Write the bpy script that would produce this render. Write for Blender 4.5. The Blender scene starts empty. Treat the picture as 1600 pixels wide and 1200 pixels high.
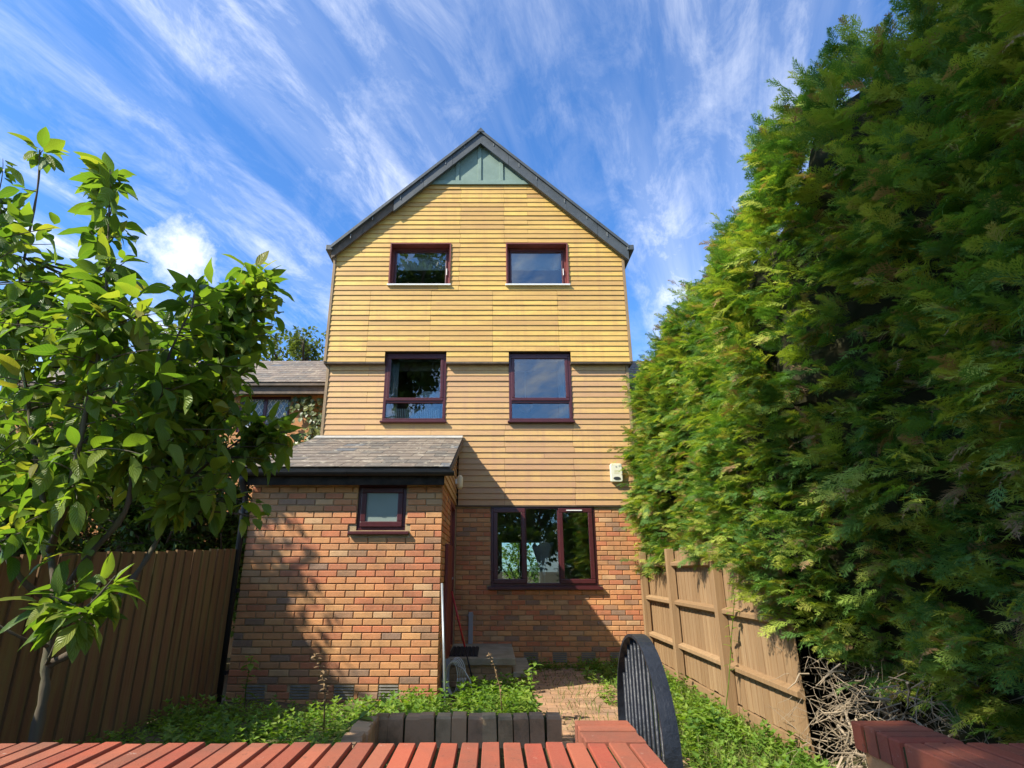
import bpy, math, random
import numpy as np
from mathutils import Vector, Matrix
R = math.radians
random.seed(7); rng = np.random.default_rng(11)
S = bpy.context.scene; COL = S.collection

# ------------------------------------------------------------------ camera, world, sun, exposure
PITCH = R(18.3); FPX = 878.0; CAMZ = 1.43
cam = bpy.data.cameras.new('camera'); camo = bpy.data.objects.new('camera', cam); COL.objects.link(camo)
camo.location = (0, 0, CAMZ); camo.rotation_euler = (math.pi/2 + PITCH, 0, 0)
cam.sensor_width = 36; cam.lens = FPX/1600*36; cam.shift_x = 0.02; cam.clip_start = .05; cam.clip_end = 2000
S.camera = camo
S.view_settings.view_transform = 'Standard'; S.view_settings.look = 'None'
S.view_settings.exposure = 1.38; S.view_settings.gamma = 1
LIGHT = Vector((1.6, 1.0, -1.75)).normalized()
sd = bpy.data.lights.new('sun', 'SUN'); so = bpy.data.objects.new('sun', sd); COL.objects.link(so)
sd.energy = 3.5; sd.angle = R(.55); sd.color = (1, .93, .79)
so.location = (-12, -8, 14); so.rotation_euler = LIGHT.to_track_quat('-Z', 'Y').to_euler()
wd = bpy.data.worlds.new('World'); S.world = wd; wd.use_nodes = True

class NT:
    def __init__(s, t): s.t = t; s.n = t.nodes; s.l = t.links
    def add(s, ty, ins=None, **kw):
        n = s.n.new(ty)
        for k, v in kw.items(): setattr(n, k, v)
        for k, v in (ins or {}).items():
            if isinstance(v, bpy.types.NodeSocket): s.l.new(v, n.inputs[k])
            else: n.inputs[k].default_value = v
        return n
    def math(s, op, a, b=0.0, clamp=False):
        n = s.add('ShaderNodeMath', {0: a, 1: b}, operation=op); n.use_clamp = clamp; return n.outputs[0]
    def ramp(s, f, stops, interp='LINEAR'):
        n = s.add('ShaderNodeValToRGB', {0: f}); r = n.color_ramp; r.interpolation = interp
        while len(r.elements) < len(stops): r.elements.new(.5)
        for e, (p, c) in zip(r.elements, stops): e.position = p; e.color = (*c, 1) if len(c) == 3 else c
        return n.outputs[0]
    def mix(s, f, a, b, mode='MIX'):
        n = s.add('ShaderNodeMix', data_type='RGBA', blend_type=mode)
        for i, v in ((0, f), (6, a), (7, b)):
            if isinstance(v, bpy.types.NodeSocket): s.l.new(v, n.inputs[i])
            else: n.inputs[i].default_value = (*v, 1) if isinstance(v, tuple) and len(v) == 3 else v
        return n.outputs[2]
    def noise(s, vec, scale, detail=4, rough=.55, dist=0):
        return s.add('ShaderNodeTexNoise', {'Vector': vec, 'Scale': scale, 'Detail': detail, 'Roughness': rough, 'Distortion': dist}).outputs[0]
    def mapping(s, vec, scale=(1,1,1), loc=(0,0,0), rot=(0,0,0)):
        return s.add('ShaderNodeMapping', {'Vector': vec, 'Scale': scale, 'Location': loc, 'Rotation': rot}).outputs[0]

w = NT(wd.node_tree); bg = w.n['Background']; bg.inputs[1].default_value = .15
sky = w.add('ShaderNodeTexSky', sky_type='NISHITA', sun_disc=False)
sky.sun_elevation = R(42.9); sky.sun_rotation = math.atan2(-1.6, -1.0); sky.air_density = 1.0; sky.dust_density = .3; sky.ozone_density = 3.0
tc = w.add('ShaderNodeTexCoord').outputs['Generated']
sp = w.add('ShaderNodeSeparateXYZ', {0: tc})
zz = w.math('ADD', w.math('MAXIMUM', sp.outputs[2], 0.02), .12)
px = w.math('DIVIDE', sp.outputs[0], zz); py = w.math('DIVIDE', sp.outputs[1], zz)
pv = w.add('ShaderNodeCombineXYZ', {0: px, 1: py}).outputs[0]
pr = w.add('ShaderNodeVectorRotate', {'Vector': pv, 'Angle': R(20)}, rotation_type='Z_AXIS').outputs[0]
n1 = w.noise(w.mapping(pr, (2.1, .30, 1), (3.4, .4, 0)), 1.6, 11, .60, .45)          # long cirrus bands
n2 = w.noise(w.mapping(pr, (2.2, 1.1, 1), (7.7, 2, 0)), 3.2, 10, .70, .5)            # broken fleece
n3 = w.noise(w.mapping(pr, (.8, .3, 1), (1.2, 5, 0)), .9, 3, .5)
c1 = w.ramp(n1, [(.43, (0,0,0)), (.72, (1,1,1))]); c2 = w.ramp(n2, [(.46, (0,0,0)), (.70, (1,1,1))])
c3 = w.ramp(n3, [(.36, (.12,.12,.12)), (.62, (1,1,1))])
cs = w.math('MULTIPLY', w.math('ADD', w.math('MULTIPLY', c1, .60), w.math('MULTIPLY', w.math('MULTIPLY', c2, w.math('ADD', c1, .16)), 1.3)), c3)
# one small cumulus puff low on the left
pd = Vector((-478/FPX, 0, 0)); 
def pix_dir(x, y):
    a = (x-768)/FPX; b = (600-y)/FPX
    return Vector((a, math.cos(PITCH) - b*math.sin(PITCH), math.sin(PITCH) + b*math.cos(PITCH))).normalized()
pdv = pix_dir(285, 395)
dist = w.add('ShaderNodeVectorMath', {0: tc, 1: tuple(pdv)}, operation='DISTANCE').outputs['Value']
wob = w.noise(tc, 17, 8, .68)
puff = w.math('SUBTRACT', w.math('ADD', -.012, w.math('MULTIPLY', wob, .15)), dist)
puff = w.ramp(puff, [(.0, (0,0,0)), (.06, (1,1,1))])
cs = w.math('MAXIMUM', cs, w.math('MULTIPLY', puff, .85), clamp=True)
skyc = w.mix(1.0, sky.outputs[0], (.33, .545, .76), 'MULTIPLY')
w.l.new(w.mix(cs, skyc, (4.0, 4.05, 4.15)), bg.inputs[0])

# ------------------------------------------------------------------ helpers
W = {}                                   # world origin of each object
def px2w(x, y, D):                       # a photo pixel at ground distance D in front of the camera
    d = pix_dir(x, y); k = D/d.y
    return Vector((d.x*k, D, CAMZ + d.z*k))
def tag(o, label=None, cat=None, group=None, kind=None):
    for k, v in (('label', label), ('category', cat), ('group', group), ('kind', kind)):
        if v: o[k] = v
    return o
def thing(name, loc, label, cat, group=None):
    o = bpy.data.objects.new(name, None); COL.objects.link(o); o.location = loc; o.empty_display_size = .2
    W[o] = Vector(loc); return tag(o, label, cat, group)
def link(name, me, parent, origin, worldloc=None):
    o = bpy.data.objects.new(name, me); COL.objects.link(o)
    pw = W[parent] if parent else Vector((0,0,0))
    if parent: o.parent = parent
    o.location = Vector(origin) - pw; W[o] = Vector(origin); return o
class MB:
    def __init__(s): s.v = []; s.f = []
    def quad(s, *p):
        i = len(s.v); s.v += [tuple(q) for q in p]; s.f.append(tuple(range(i, i+len(p))))
    def box(s, x0, x1, y0, y1, z0, z1):
        i = len(s.v)
        s.v += [(x0,y0,z0),(x1,y0,z0),(x1,y1,z0),(x0,y1,z0),(x0,y0,z1),(x1,y0,z1),(x1,y1,z1),(x0,y1,z1)]
        s.f += [tuple(i+k for k in q) for q in ((0,3,2,1),(4,5,6,7),(0,1,5,4),(1,2,6,5),(2,3,7,6),(3,0,4,7))]
        return s
    def prism(s, pts, ax, a0, a1):       # polygon pts (2D) extruded along axis ax ('x','y','z') from a0 to a1
        n = len(pts); i = len(s.v)
        def p3(p, a): return {'y': (p[0], a, p[1]), 'x': (a, p[0], p[1]), 'z': (p[0], p[1], a)}[ax]
        s.v += [p3(p, a0) for p in pts] + [p3(p, a1) for p in pts]
        s.f.append(tuple(i+k for k in range(n))); s.f.append(tuple(i+n+k for k in reversed(range(n))))
        for k in range(n): s.f.append((i+k, i+n+k, i+n+(k+1) % n, i+(k+1) % n))
        return s
    def bar(s, a, b, w, h, up=(0,0,1)):  # box along a->b
        a = Vector(a); b = Vector(b); d = (b-a).normalized(); sd_ = d.cross(Vector(up)).normalized()
        if sd_.length < .1: sd_ = Vector((1,0,0))
        u = sd_.cross(d); i = len(s.v)
        for q in (a, b):
            for e, g in ((-1,-1),(1,-1),(1,1),(-1,1)): s.v.append(tuple(q + sd_*e*w/2 + u*g*h/2))
        s.f += [tuple(i+k for k in q) for q in ((0,1,2,3),(7,6,5,4),(0,4,5,1),(1,5,6,2),(2,6,7,3),(3,7,4,0))]
        return s
    def tube(s, pts, rad, n=8):
        pts = [Vector(p) for p in pts]; i0 = len(s.v)
        if not isinstance(rad, (list, tuple)): rad = [rad]*len(pts)
        for k, p in enumerate(pts):
            d = (pts[min(k+1, len(pts)-1)] - pts[max(k-1, 0)]).normalized()
            a = d.cross(Vector((.31,.17,.93))).normalized()
            if a.length < .1: a = d.cross(Vector((1,0,0))).normalized()
            b = d.cross(a)
            for j in range(n):
                t = 2*math.pi*j/n; s.v.append(tuple(p + (a*math.cos(t) + b*math.sin(t))*rad[k]))
        for k in range(len(pts)-1):
            for j in range(n):
                q = i0+k*n; s.f.append((q+j, q+(j+1) % n, q+n+(j+1) % n, q+n+j))
        s.f.append(tuple(i0+j for j in reversed(range(n)))); e = i0+(len(pts)-1)*n; s.f.append(tuple(e+j for j in range(n)))
        return s
    def build(s, name, mat, parent=None, bevel=0, smooth=False, origin=None):
        o0 = Vector(origin) if origin is not None else (W[parent] if parent else Vector((0,0,0)))
        me = bpy.data.meshes.new(name); me.from_pydata([tuple(Vector(v)-o0) for v in s.v], [], s.f); me.validate()
        import bmesh
        b = bmesh.new(); b.from_mesh(me); bmesh.ops.recalc_face_normals(b, faces=b.faces); b.to_mesh(me); b.free()
        if smooth: me.polygons.foreach_set('use_smooth', [True]*len(me.polygons))
        me.materials.append(mat); o = link(name, me, parent, o0)
        if bevel:
            m = o.modifiers.new('bevel', 'BEVEL'); m.width = bevel; m.segments = 2; m.limit_method = 'ANGLE'; m.angle_limit = R(40)
        return o
def join_inst(name, tmpl, mats4, rnd, mat, parent=None, origin=None, smooth=False, luv=None, kind=None):
    """many transformed copies of one small template (verts, tris) as ONE mesh, with a per-copy random attribute"""
    tv, tf = tmpl; tv = np.asarray(tv, float); tf = np.asarray(tf, int); M = np.asarray(mats4, float); n = len(M)
    o0 = np.array(origin if origin is not None else (W[parent] if parent else (0,0,0)), float)
    V = np.einsum('nij,vj->nvi', M[:, :3, :3], tv) + M[:, None, :3, 3] - o0
    F = (tf[None] + (np.arange(n)*len(tv))[:, None, None]).reshape(-1, tf.shape[1])
    me = bpy.data.meshes.new(name); me.vertices.add(n*len(tv)); me.vertices.foreach_set('co', V.reshape(-1))
    k = tf.shape[1]; me.loops.add(F.size); me.loops.foreach_set('vertex_index', F.reshape(-1).astype(np.int32))
    me.polygons.add(len(F)); me.polygons.foreach_set('loop_start', np.arange(0, F.size, k, dtype=np.int32))
    me.polygons.foreach_set('use_smooth', np.full(len(F), smooth, bool))
    a = me.attributes.new('rnd', 'FLOAT', 'POINT'); a.data.foreach_set('value', np.repeat(np.asarray(rnd, float), len(tv)))
    if luv is not None:
        a = me.attributes.new('luv', 'FLOAT_VECTOR', 'POINT'); a.data.foreach_set('vector', np.tile(np.asarray(luv, float), (n, 1)).reshape(-1))
    me.update(calc_edges=True); me.materials.append(mat); o = link(name, me, parent, Vector(o0))
    if kind: o['kind'] = kind
    return o
def tmpl_mesh(name, tmpl, mat, rnd=0.0, luv=None, smooth=False):
    tv, tf = tmpl; me = bpy.data.meshes.new(name); me.from_pydata([tuple(v) for v in tv], [], [tuple(f) for f in tf])
    a = me.attributes.new('rnd', 'FLOAT', 'POINT'); a.data.foreach_set('value', [rnd]*len(tv))
    if luv is not None:
        a = me.attributes.new('luv', 'FLOAT_VECTOR', 'POINT'); a.data.foreach_set('vector', np.asarray(luv, float).reshape(-1))
    if smooth: me.polygons.foreach_set('use_smooth', [True]*len(me.polygons))
    me.materials.append(mat); return me
def frames(P, X, Z, sc):                 # matrices with local x along X, local z near Z, scaled
    X = X/np.linalg.norm(X, axis=1, keepdims=True)
    Y = np.cross(Z, X); Y /= np.linalg.norm(Y, axis=1, keepdims=True)+1e-9; Zn = np.cross(X, Y)
    M = np.zeros((len(P), 4, 4)); sc = np.asarray(sc)
    sc = sc[:, None] if sc.ndim == 1 else sc
    M[:, :3, 0] = X*sc[:, 0:1]; M[:, :3, 1] = Y*sc[:, -1:]; M[:, :3, 2] = Zn*sc[:, -1:]; M[:, :3, 3] = P; M[:, 3, 3] = 1
    return M

# ------------------------------------------------------------------ materials
def mat(name):
    m = bpy.data.materials.new(name); m.use_nodes = True; n = NT(m.node_tree); return m, n, n.n['Principled BSDF']
def rndval(n):
    a = n.add('ShaderNodeAttribute', attribute_name='rnd').outputs['Fac']
    b = n.add('ShaderNodeObjectInfo').outputs['Random']
    return n.math('FRACT', n.math('ADD', a, b))
def simple(name, col, rough=.6, col2=None, scale=8, bump=.0, bscale=60, metal=0, spec=.5, stretch=(1,1,1), coat=0):
    m, n, p = mat(name); co = n.add('ShaderNodeTexCoord').outputs['Object']; v = n.mapping(co, stretch)
    if col2:
        n.l.new(n.mix(n.ramp(n.noise(v, scale, 6, .62), [(.32, (0,0,0)), (.68, (1,1,1))]), col, col2), p.inputs['Base Color'])
    else: p.inputs['Base Color'].default_value = (*col, 1)
    p.inputs['Roughness'].default_value = rough; p.inputs['Metallic'].default_value = metal
    p.inputs['Specular IOR Level'].default_value = spec; p.inputs['Coat Weight'].default_value = coat
    if bump:
        b = n.add('ShaderNodeBump', {'Height': n.noise(v, bscale, 5, .6), 'Strength': bump, 'Distance': .01}); n.l.new(b.outputs[0], p.inputs['Normal'])
    return m
def brick_mat(name, stops, grain=70, dirt=(.07,.06,.045), dirt_amt=.45, rough=.88, bump=.6, speck=.5, lichen=False):
    m, n, p = mat(name); co = n.add('ShaderNodeNewGeometry').outputs['Position']
    base = n.ramp(rndval(n), stops, 'CONSTANT')
    r2 = n.math('FRACT', n.math('MULTIPLY', rndval(n), 17.3))
    base = n.mix(n.math('MULTIPLY', r2, .30), base, (.16,.10,.06))
    g = n.noise(co, grain, 6, .7); base = n.mix(n.ramp(g, [(.3, (.0,.0,.0)), (.75, (speck,)*3)]), base, (.54,.31,.165))
    d = n.noise(co, 3.1, 7, .68); base = n.mix(n.ramp(d, [(.46, (0,0,0)), (.72, (dirt_amt,)*3)]), base, dirt)
    if lichen:
        base = n.mix(n.ramp(n.noise(co, 26, 8, .75), [(.60, (0,0,0)), (.68, (.7,.7,.7))]), base, (.10,.06,.04))
        base = n.mix(n.ramp(n.noise(n.mapping(co, loc=(5, 3, 1)), 19, 6, .7), [(.66, (0,0,0)), (.71, (.55,.55,.55))]), base, (.50,.42,.34))
    n.l.new(base, p.inputs['Base Color']); p.inputs['Roughness'].default_value = rough; p.inputs['Specular IOR Level'].default_value = .25
    b = n.add('ShaderNodeBump', {'Height': n.noise(co, grain*1.6, 6, .7), 'Strength': bump, 'Distance': .006}); n.l.new(b.outputs[0], p.inputs['Normal'])
    return m
HB = [(0,(.60,.25,.10)),(.15,(.66,.30,.115)),(.30,(.57,.175,.08)),(.40,(.53,.26,.115)),(.52,(.67,.34,.135)),(.64,(.37,.20,.115)),(.71,(.62,.25,.105)),(.82,(.25,.165,.125)),(.87,(.60,.37,.19)),(.93,(.51,.155,.075))]
M_brick = brick_mat('house_brick', HB)
M_mortar = simple('mortar', (.46,.34,.19), .95, (.33,.24,.14), 9, .5, 160, spec=.15)
M_path = brick_mat('path_brick', [(0,(.34,.20,.12)),(.25,(.40,.23,.13)),(.5,(.30,.18,.11)),(.7,(.42,.27,.16)),(.88,(.25,.16,.11))], 60, (.10,.09,.05), .6)
M_red = brick_mat('red_coping_brick', [(0,(.35,.072,.038)),(.25,(.41,.09,.048)),(.45,(.29,.058,.034)),(.65,(.38,.10,.055)),(.85,(.33,.06,.036))], 120, (.10,.07,.05), .55, .85, .5, .16, True)
M_old = brick_mat('mossy_brick', [(0,(.46,.29,.16)),(.3,(.50,.33,.18)),(.6,(.38,.25,.15)),(.8,(.48,.36,.20))], 50, (.055,.06,.03), .8)
M_moss = simple('mossy_joint', (.05,.05,.03), .98, (.075,.095,.03), 30, .9, 120, spec=.1)

def clad_mat(name, a, b, c):
    m, n, p = mat(name); co = n.add('ShaderNodeNewGeometry').outputs['Position']; r = rndval(n)
    off = n.add('ShaderNodeCombineXYZ', {0: n.math('MULTIPLY', r, 31), 2: n.math('MULTIPLY', r, 13)}).outputs[0]
    v = n.add('ShaderNodeVectorMath', {0: co, 1: off}, operation='ADD').outputs[0]
    big = n.noise(n.mapping(v, (1.1, 1, 5)), 1.0, 4, .6); fine = n.noise(n.mapping(v, (3, 1, 70)), 2.2, 6, .65)
    col = n.mix(n.ramp(big, [(.38, (0,0,0)), (.60, (1,1,1))]), a, b); mid = n.noise(n.mapping(v, (2.6, 1, 14)), 1.0, 6, .7); col = n.mix(n.ramp(mid, [(.50, (0,0,0)), (.74, (.62,.62,.62))]), col, c)
    col = n.mix(n.math('MULTIPLY', n.ramp(r, [(0, (0,0,0)), (1, (1,1,1))]), .75), col, c)
    col = n.mix(n.ramp(fine, [(.4, (0,0,0)), (.8, (.5,.5,.5))]), col, (.26,.165,.07)); st_ = n.noise(n.mapping(co, (5.5, 1, .45)), 1.3, 6, .65); col = n.mix(n.ramp(st_, [(.50, (0,0,0)), (.72, (.55,.55,.55))]), col, c)
    n.l.new(col, p.inputs['Base Color']); p.inputs['Roughness'].default_value = .52; p.inputs['Specular IOR Level'].default_value = .35
    b_ = n.add('ShaderNodeBump', {'Height': fine, 'Strength': .25, 'Distance': .004}); n.l.new(b_.outputs[0], p.inputs['Normal'])
    return m
M_cladU = clad_mat('cladding_ochre', (.62,.385,.10), (.74,.50,.12), (.44,.25,.095))
M_cladL = clad_mat('cladding_brown', (.58,.35,.145), (.64,.41,.145), (.42,.235,.135))
def wood_mat(name, a, b, c, algae=None, rough=.85):
    m, n, p = mat(name); co = n.add('ShaderNodeNewGeometry').outputs['Position']; r = rndval(n)
    off = n.add('ShaderNodeCombineXYZ', {0: n.math('MULTIPLY', r, 17), 1: n.math('MULTIPLY', r, 29)}).outputs[0]
    v = n.add('ShaderNodeVectorMath', {0: co, 1: off}, operation='ADD').outputs[0]
    g = n.noise(n.mapping(v, (38, 38, 1.3)), 1.0, 7, .65, .6); k = n.noise(n.mapping(v, (3, 3, 1.2)), 1.5, 5, .6)
    col = n.mix(n.ramp(g, [(.3, (0,0,0)), (.7, (1,1,1))]), a, b); col = n.mix(n.ramp(k, [(.35, (0,0,0)), (.75, (.8,.8,.8))]), col, c)
    col = n.mix(n.math('MULTIPLY', r, .65), col, a)
    if algae: col = n.mix(n.ramp(n.noise(n.mapping(v, (7, 7, .8)), 1.6, 5, .6), [(.44, (0,0,0)), (.66, (.75,.75,.75))]), col, algae)
    n.l.new(col, p.inputs['Base Color']); p.inputs['Roughness'].default_value = rough; p.inputs['Specular IOR Level'].default_value = .2
    b_ = n.add('ShaderNodeBump', {'Height': g, 'Strength': .8, 'Distance': .008}); n.l.new(b_.outputs[0], p.inputs['Normal'])
    return m
M_fenceR = wood_mat('weathered_tan_wood', (.21,.125,.06), (.42,.28,.15), (.30,.20,.11))
M_fenceL = wood_mat('dark_damp_wood', (.14,.075,.036), (.27,.16,.078), (.19,.11,.053), (.21,.17,.06))
M_bark = wood_mat('bark', (.075,.055,.04), (.16,.125,.09), (.10,.085,.06), (.10,.105,.06))
M_bark2 = wood_mat('dark_bark', (.05,.035,.025), (.10,.075,.05), (.07,.055,.035))
M_twig = wood_mat('dead_twig', (.30,.235,.16), (.42,.34,.25), (.24,.18,.12))
M_cream = simple('corner_trim', (.30,.20,.10), .7, (.22,.15,.085), 6, .3, 40)
M_lead = simple('lead_grey', (.042,.05,.054), .5, (.075,.085,.09), 5, .25, 30, stretch=(1,1,1))
M_rafter = simple('weathered_barge', (.15,.11,.08), .8, (.08,.065,.05), 8, .4, 40)
M_green = simple('green_panel', (.19,.27,.225), .7, (.145,.215,.18), 5, .2, 40)
M_maroon = simple('mahogany_upvc', (.075,.016,.018), .33, (.055,.012,.014), 20, .05, 90)
M_reveal = simple('red_brown_paint', (.20,.048,.038), .5, (.145,.036,.03), 6, .15, 50)
M_doorred = simple('red_door_paint', (.20,.035,.028), .5, (.11,.026,.022), 5, .25, 40)
M_black = simple('black_plastic', (.014,.014,.015), .45, (.022,.022,.023), 6, spec=.3)
M_blackwood = simple('black_fascia', (.014,.013,.012), .8, (.045,.036,.028), 9, .3, 30, spec=.12)
def slate():
    m, n, p = mat('slate'); co = n.add('ShaderNodeNewGeometry').outputs['Position']
    c = n.ramp(rndval(n), [(0,(.145,.115,.088)),(.3,(.18,.145,.11)),(.6,(.115,.10,.082)),(.85,(.16,.128,.098)),(.95,(.10,.105,.11))], 'CONSTANT')
    c = n.mix(n.ramp(n.noise(co, 9, 8, .72), [(.55, (0,0,0)), (.66, (.75,.75,.75))]), c, (.46,.41,.31))
    n.l.new(c, p.inputs['Base Color']); p.inputs['Roughness'].default_value = .7
    b = n.add('ShaderNodeBump', {'Height': n.noise(co, 60, 6, .7), 'Strength': .5, 'Distance': .006}); n.l.new(b.outputs[0], p.inputs['Normal']); return m
M_slate = slate()
M_conc = simple('mossy_concrete', (.40,.34,.25), .95, (.24,.21,.14), 5, .5, 90, spec=.2)
M_white = simple('white_upvc', (.75,.75,.72), .4)
M_plaster = simple('room_plaster', (.42,.40,.37), .9)
M_floor = simple('room_floor', (.16,.11,.07), .6)
M_steel = simple('galvanised_steel', (.42,.46,.48), .4, (.33,.37,.40), 12, metal=.6)
M_redpole = simple('red_enamel', (.42,.02,.025), .3)
M_grey = simple('grey_plastic', (.27,.28,.30), .5)
M_slat = simple('vent_slat', (.26,.245,.22), .85, (.17,.16,.14), 20, spec=.1)
M_clip = simple('clip_metal', (.15,.16,.16), .6)
M_rubber = simple('rubber', (.02,.02,.02), .75)
M_cable = simple('grey_cable', (.50,.50,.48), .5)
M_alarm = simple('cream_plastic', (.68,.66,.52), .4)
M_dark = simple('dark_lens', (.04,.045,.05), .2)
M_lamp = simple('frosted_lamp', (.80,.68,.42), .35)
M_cloth = simple('white_cloth', (.72,.73,.75), .9, (.60,.61,.65), 4)
M_globe = simple('paper_globe', (.75,.42,.16), .8)
M_gate = simple('black_gate_paint', (.010,.012,.016), .42, (.022,.025,.032), 14, .4, 60, spec=.4)
def glass(name, tint=(1,1,1), ior=1.55, rough=0.0):
    m = bpy.data.materials.new(name); m.use_nodes = True; n = NT(m.node_tree); n.n.remove(n.n['Principled BSDF'])
    fr = n.math('MULTIPLY', n.add('ShaderNodeFresnel', {'IOR': ior}).outputs[0], 2.8, True)
    t = n.add('ShaderNodeBsdfTransparent', {'Color': (*tint, 1)}); g = n.add('ShaderNodeBsdfGlossy', {'Roughness': rough})
    mx = n.add('ShaderNodeMixShader', {0: fr, 1: t.outputs[0], 2: g.outputs[0]}); n.l.new(mx.outputs[0], n.n['Material Output'].inputs[0]); return m
M_glass = glass('window_glass', (.86,.90,.89))
m, n, p = mat('obscured_glass'); p.inputs['Base Color'].default_value = (.22,.27,.24,1); p.inputs['Roughness'].default_value = .22
b = n.add('ShaderNodeBump', {'Height': n.noise(n.add('ShaderNodeTexCoord').outputs['Object'], 90, 3), 'Strength': .25, 'Distance': .003}); n.l.new(b.outputs[0], p.inputs['Normal']); M_obs = m
m, n, p = mat('ground_soil'); co = n.add('ShaderNodeNewGeometry').outputs['Position']
c = n.mix(n.ramp(n.noise(co, 1.2, 8, .65), [(.4, (0,0,0)), (.62, (1,1,1))]), (.13,.095,.06), (.085,.10,.035))
c = n.mix(n.ramp(n.noise(co, 34, 5, .7), [(.5, (0,0,0)), (.72, (.7,.7,.7))]), c, (.24,.19,.13))
n.l.new(c, p.inputs['Base Color']); p.inputs['Roughness'].default_value = .95; p.inputs['Specular IOR Level'].default_value = .15
b = n.add('ShaderNodeBump', {'Height': n.noise(co, 45, 6, .7), 'Strength': .9, 'Distance': .02}); n.l.new(b.outputs[0], p.inputs['Normal']); M_ground = m

def foliage(name, stops, transl=.4, rough=.5, spec=.35, veins=False, tcol=(1.25,1.35,.45)):
    m, n, p = mat(name); c = n.ramp(rndval(n), stops)
    if veins:
        uv = n.add('ShaderNodeAttribute', attribute_name='luv').outputs['Vector']; s = n.add('ShaderNodeSeparateXYZ', {0: uv})
        av = n.math('ABSOLUTE', s.outputs[1]); ph = n.math('SUBTRACT', n.math('MULTIPLY', s.outputs[0], 9), n.math('MULTIPLY', av, 2.6))
        tri = n.math('ABSOLUTE', n.math('SUBTRACT', n.math('FRACT', ph), .5))
        vein = n.math('MAXIMUM', n.ramp(tri, [(.0, (1,1,1)), (.13, (0,0,0))]), n.ramp(av, [(.03, (1,1,1)), (.09, (0,0,0))]))
        c = n.mix(n.math('MULTIPLY', vein, .38), c, (.20,.27,.055))
        b = n.add('ShaderNodeBump', {'Height': n.math('ADD', n.math('MULTIPLY', tri, 1.0), n.math('MULTIPLY', vein, -.3)), 'Strength': .7, 'Distance': .006}); n.l.new(b.outputs[0], p.inputs['Normal'])
    n.l.new(c, p.inputs['Base Color']); p.inputs['Roughness'].default_value = rough; p.inputs['Specular IOR Level'].default_value = spec
    t = n.add('ShaderNodeBsdfTranslucent', {'Color': n.mix(1.0, c, tcol, 'MULTIPLY')})
    mx = n.add('ShaderNodeMixShader', {0: transl, 1: p.outputs[0], 2: t.outputs[0]}); n.l.new(mx.outputs[0], n.n['Material Output'].inputs[0]); return m
M_leaf = foliage('cherry_leaf', [(0,(.08,.155,.026)),(.35,(.13,.22,.034)),(.75,(.20,.285,.042)),(.93,(.28,.32,.05)),(1,(.34,.30,.06))], .52, .42, .4, True)
M_hedge = foliage('conifer_spray', [(0,(.09,.19,.045)),(.35,(.16,.29,.055)),(.7,(.27,.38,.065)),(.93,(.42,.46,.08)),(.965,(.42,.42,.10)),(.972,(.36,.22,.11)),(1,(.38,.24,.14))], .42, .55, .3)
M_weed = foliage('weed_leaf', [(0,(.10,.20,.03)),(.5,(.17,.29,.04)),(1,(.26,.35,.055))], .48, .5, .35)
M_grass = foliage('grass_blade', [(0,(.10,.16,.03)),(.6,(.16,.20,.05)),(1,(.26,.23,.10))], .35, .6, .2)
M_bush = foliage('shrub_leaf', [(0,(.03,.065,.014)),(.5,(.055,.105,.018)),(1,(.11,.155,.028))], .35, .45, .4)
M_ivy = foliage('ivy_leaf', [(0,(.06,.085,.025)),(.5,(.10,.13,.035)),(1,(.19,.20,.07))], .25, .4, .5)
M_inner = simple('hedge_shade_core', (.02,.026,.012), .95, (.04,.034,.018), 6, spec=.1)
M_dry = simple('dry_stalk', (.28,.19,.09), .9, (.18,.11,.05), 20)

# ------------------------------------------------------------------ templates
def brick_tmpl(bev=.006, L=1.0, wob=0):          # unit length in x, unit height in z, front at y=0, back at y=.03
    def ring(y, ix, iz): return [(-.5+ix, y, -.5+iz), (.5-ix, y, -.5+iz), (.5-ix, y, .5-iz), (-.5+ix, y, .5-iz)]
    v = ring(.03, 0, 0) + ring(.006, 0, 0) + ring(0, .028, .09)
    f = []
    for a in (0, 4):
        for k in range(4): f.append((a+k, a+(k+1) % 4, a+4+(k+1) % 4, a+4+k))
    f.append((8, 9, 10, 11)); return np.array(v), np.array(f)
def block_tmpl(bx=.03, by=.03, bz=.05):           # unit box with chamfered top, z 0..1
    def ring(z, i, j): return [(-.5+i, -.5+j, z), (.5-i, -.5+j, z), (.5-i, .5-j, z), (-.5+i, .5-j, z)]
    v = ring(0, 0, 0) + ring(1-bz, 0, 0) + ring(1, bx, by); f = []
    for a in (0, 4):
        for k in range(4): f.append((a+k, a+(k+1) % 4, a+4+(k+1) % 4, a+4+k))
    f.append((8, 9, 10, 11)); return np.array(v), np.array(f)
def leaf_tmpl(W_=.46, droop=.25, fold=.10, rows=7, wave=.0, seed=0):
    r = random.Random(seed); v = []; uv = []
    for i in range(rows+1):
        u = i/rows; hw = W_/2*(math.sin(math.pi*min(1, u**.82))**.85 if 0 < u < 1 else 0)
        z0 = -droop*u*u; e = wave*math.sin(u*9+seed)
        v += [(u, -hw, z0+fold*hw*2+e*hw), (u, 0, z0), (u, hw, z0+fold*hw*2-e*hw)]
        uv += [(u, -1, 0), (u, 0, 0), (u, 1, 0)]
    f = []
    for i in range(rows):
        a = 3*i; f += [(a, a+1, a+4, a+3), (a+1, a+2, a+5, a+4)]
    return np.array(v), np.array(f), np.array(uv)
def small_leaf(W_=.5):
    return np.array([(0,0,0),(.45,-W_/2,.06),(.5,0,-.03),(.45,W_/2,.06),(1,0,-.12)]), np.array([(0,1,2),(0,2,3),(1,4,2),(2,4,3)])
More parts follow.
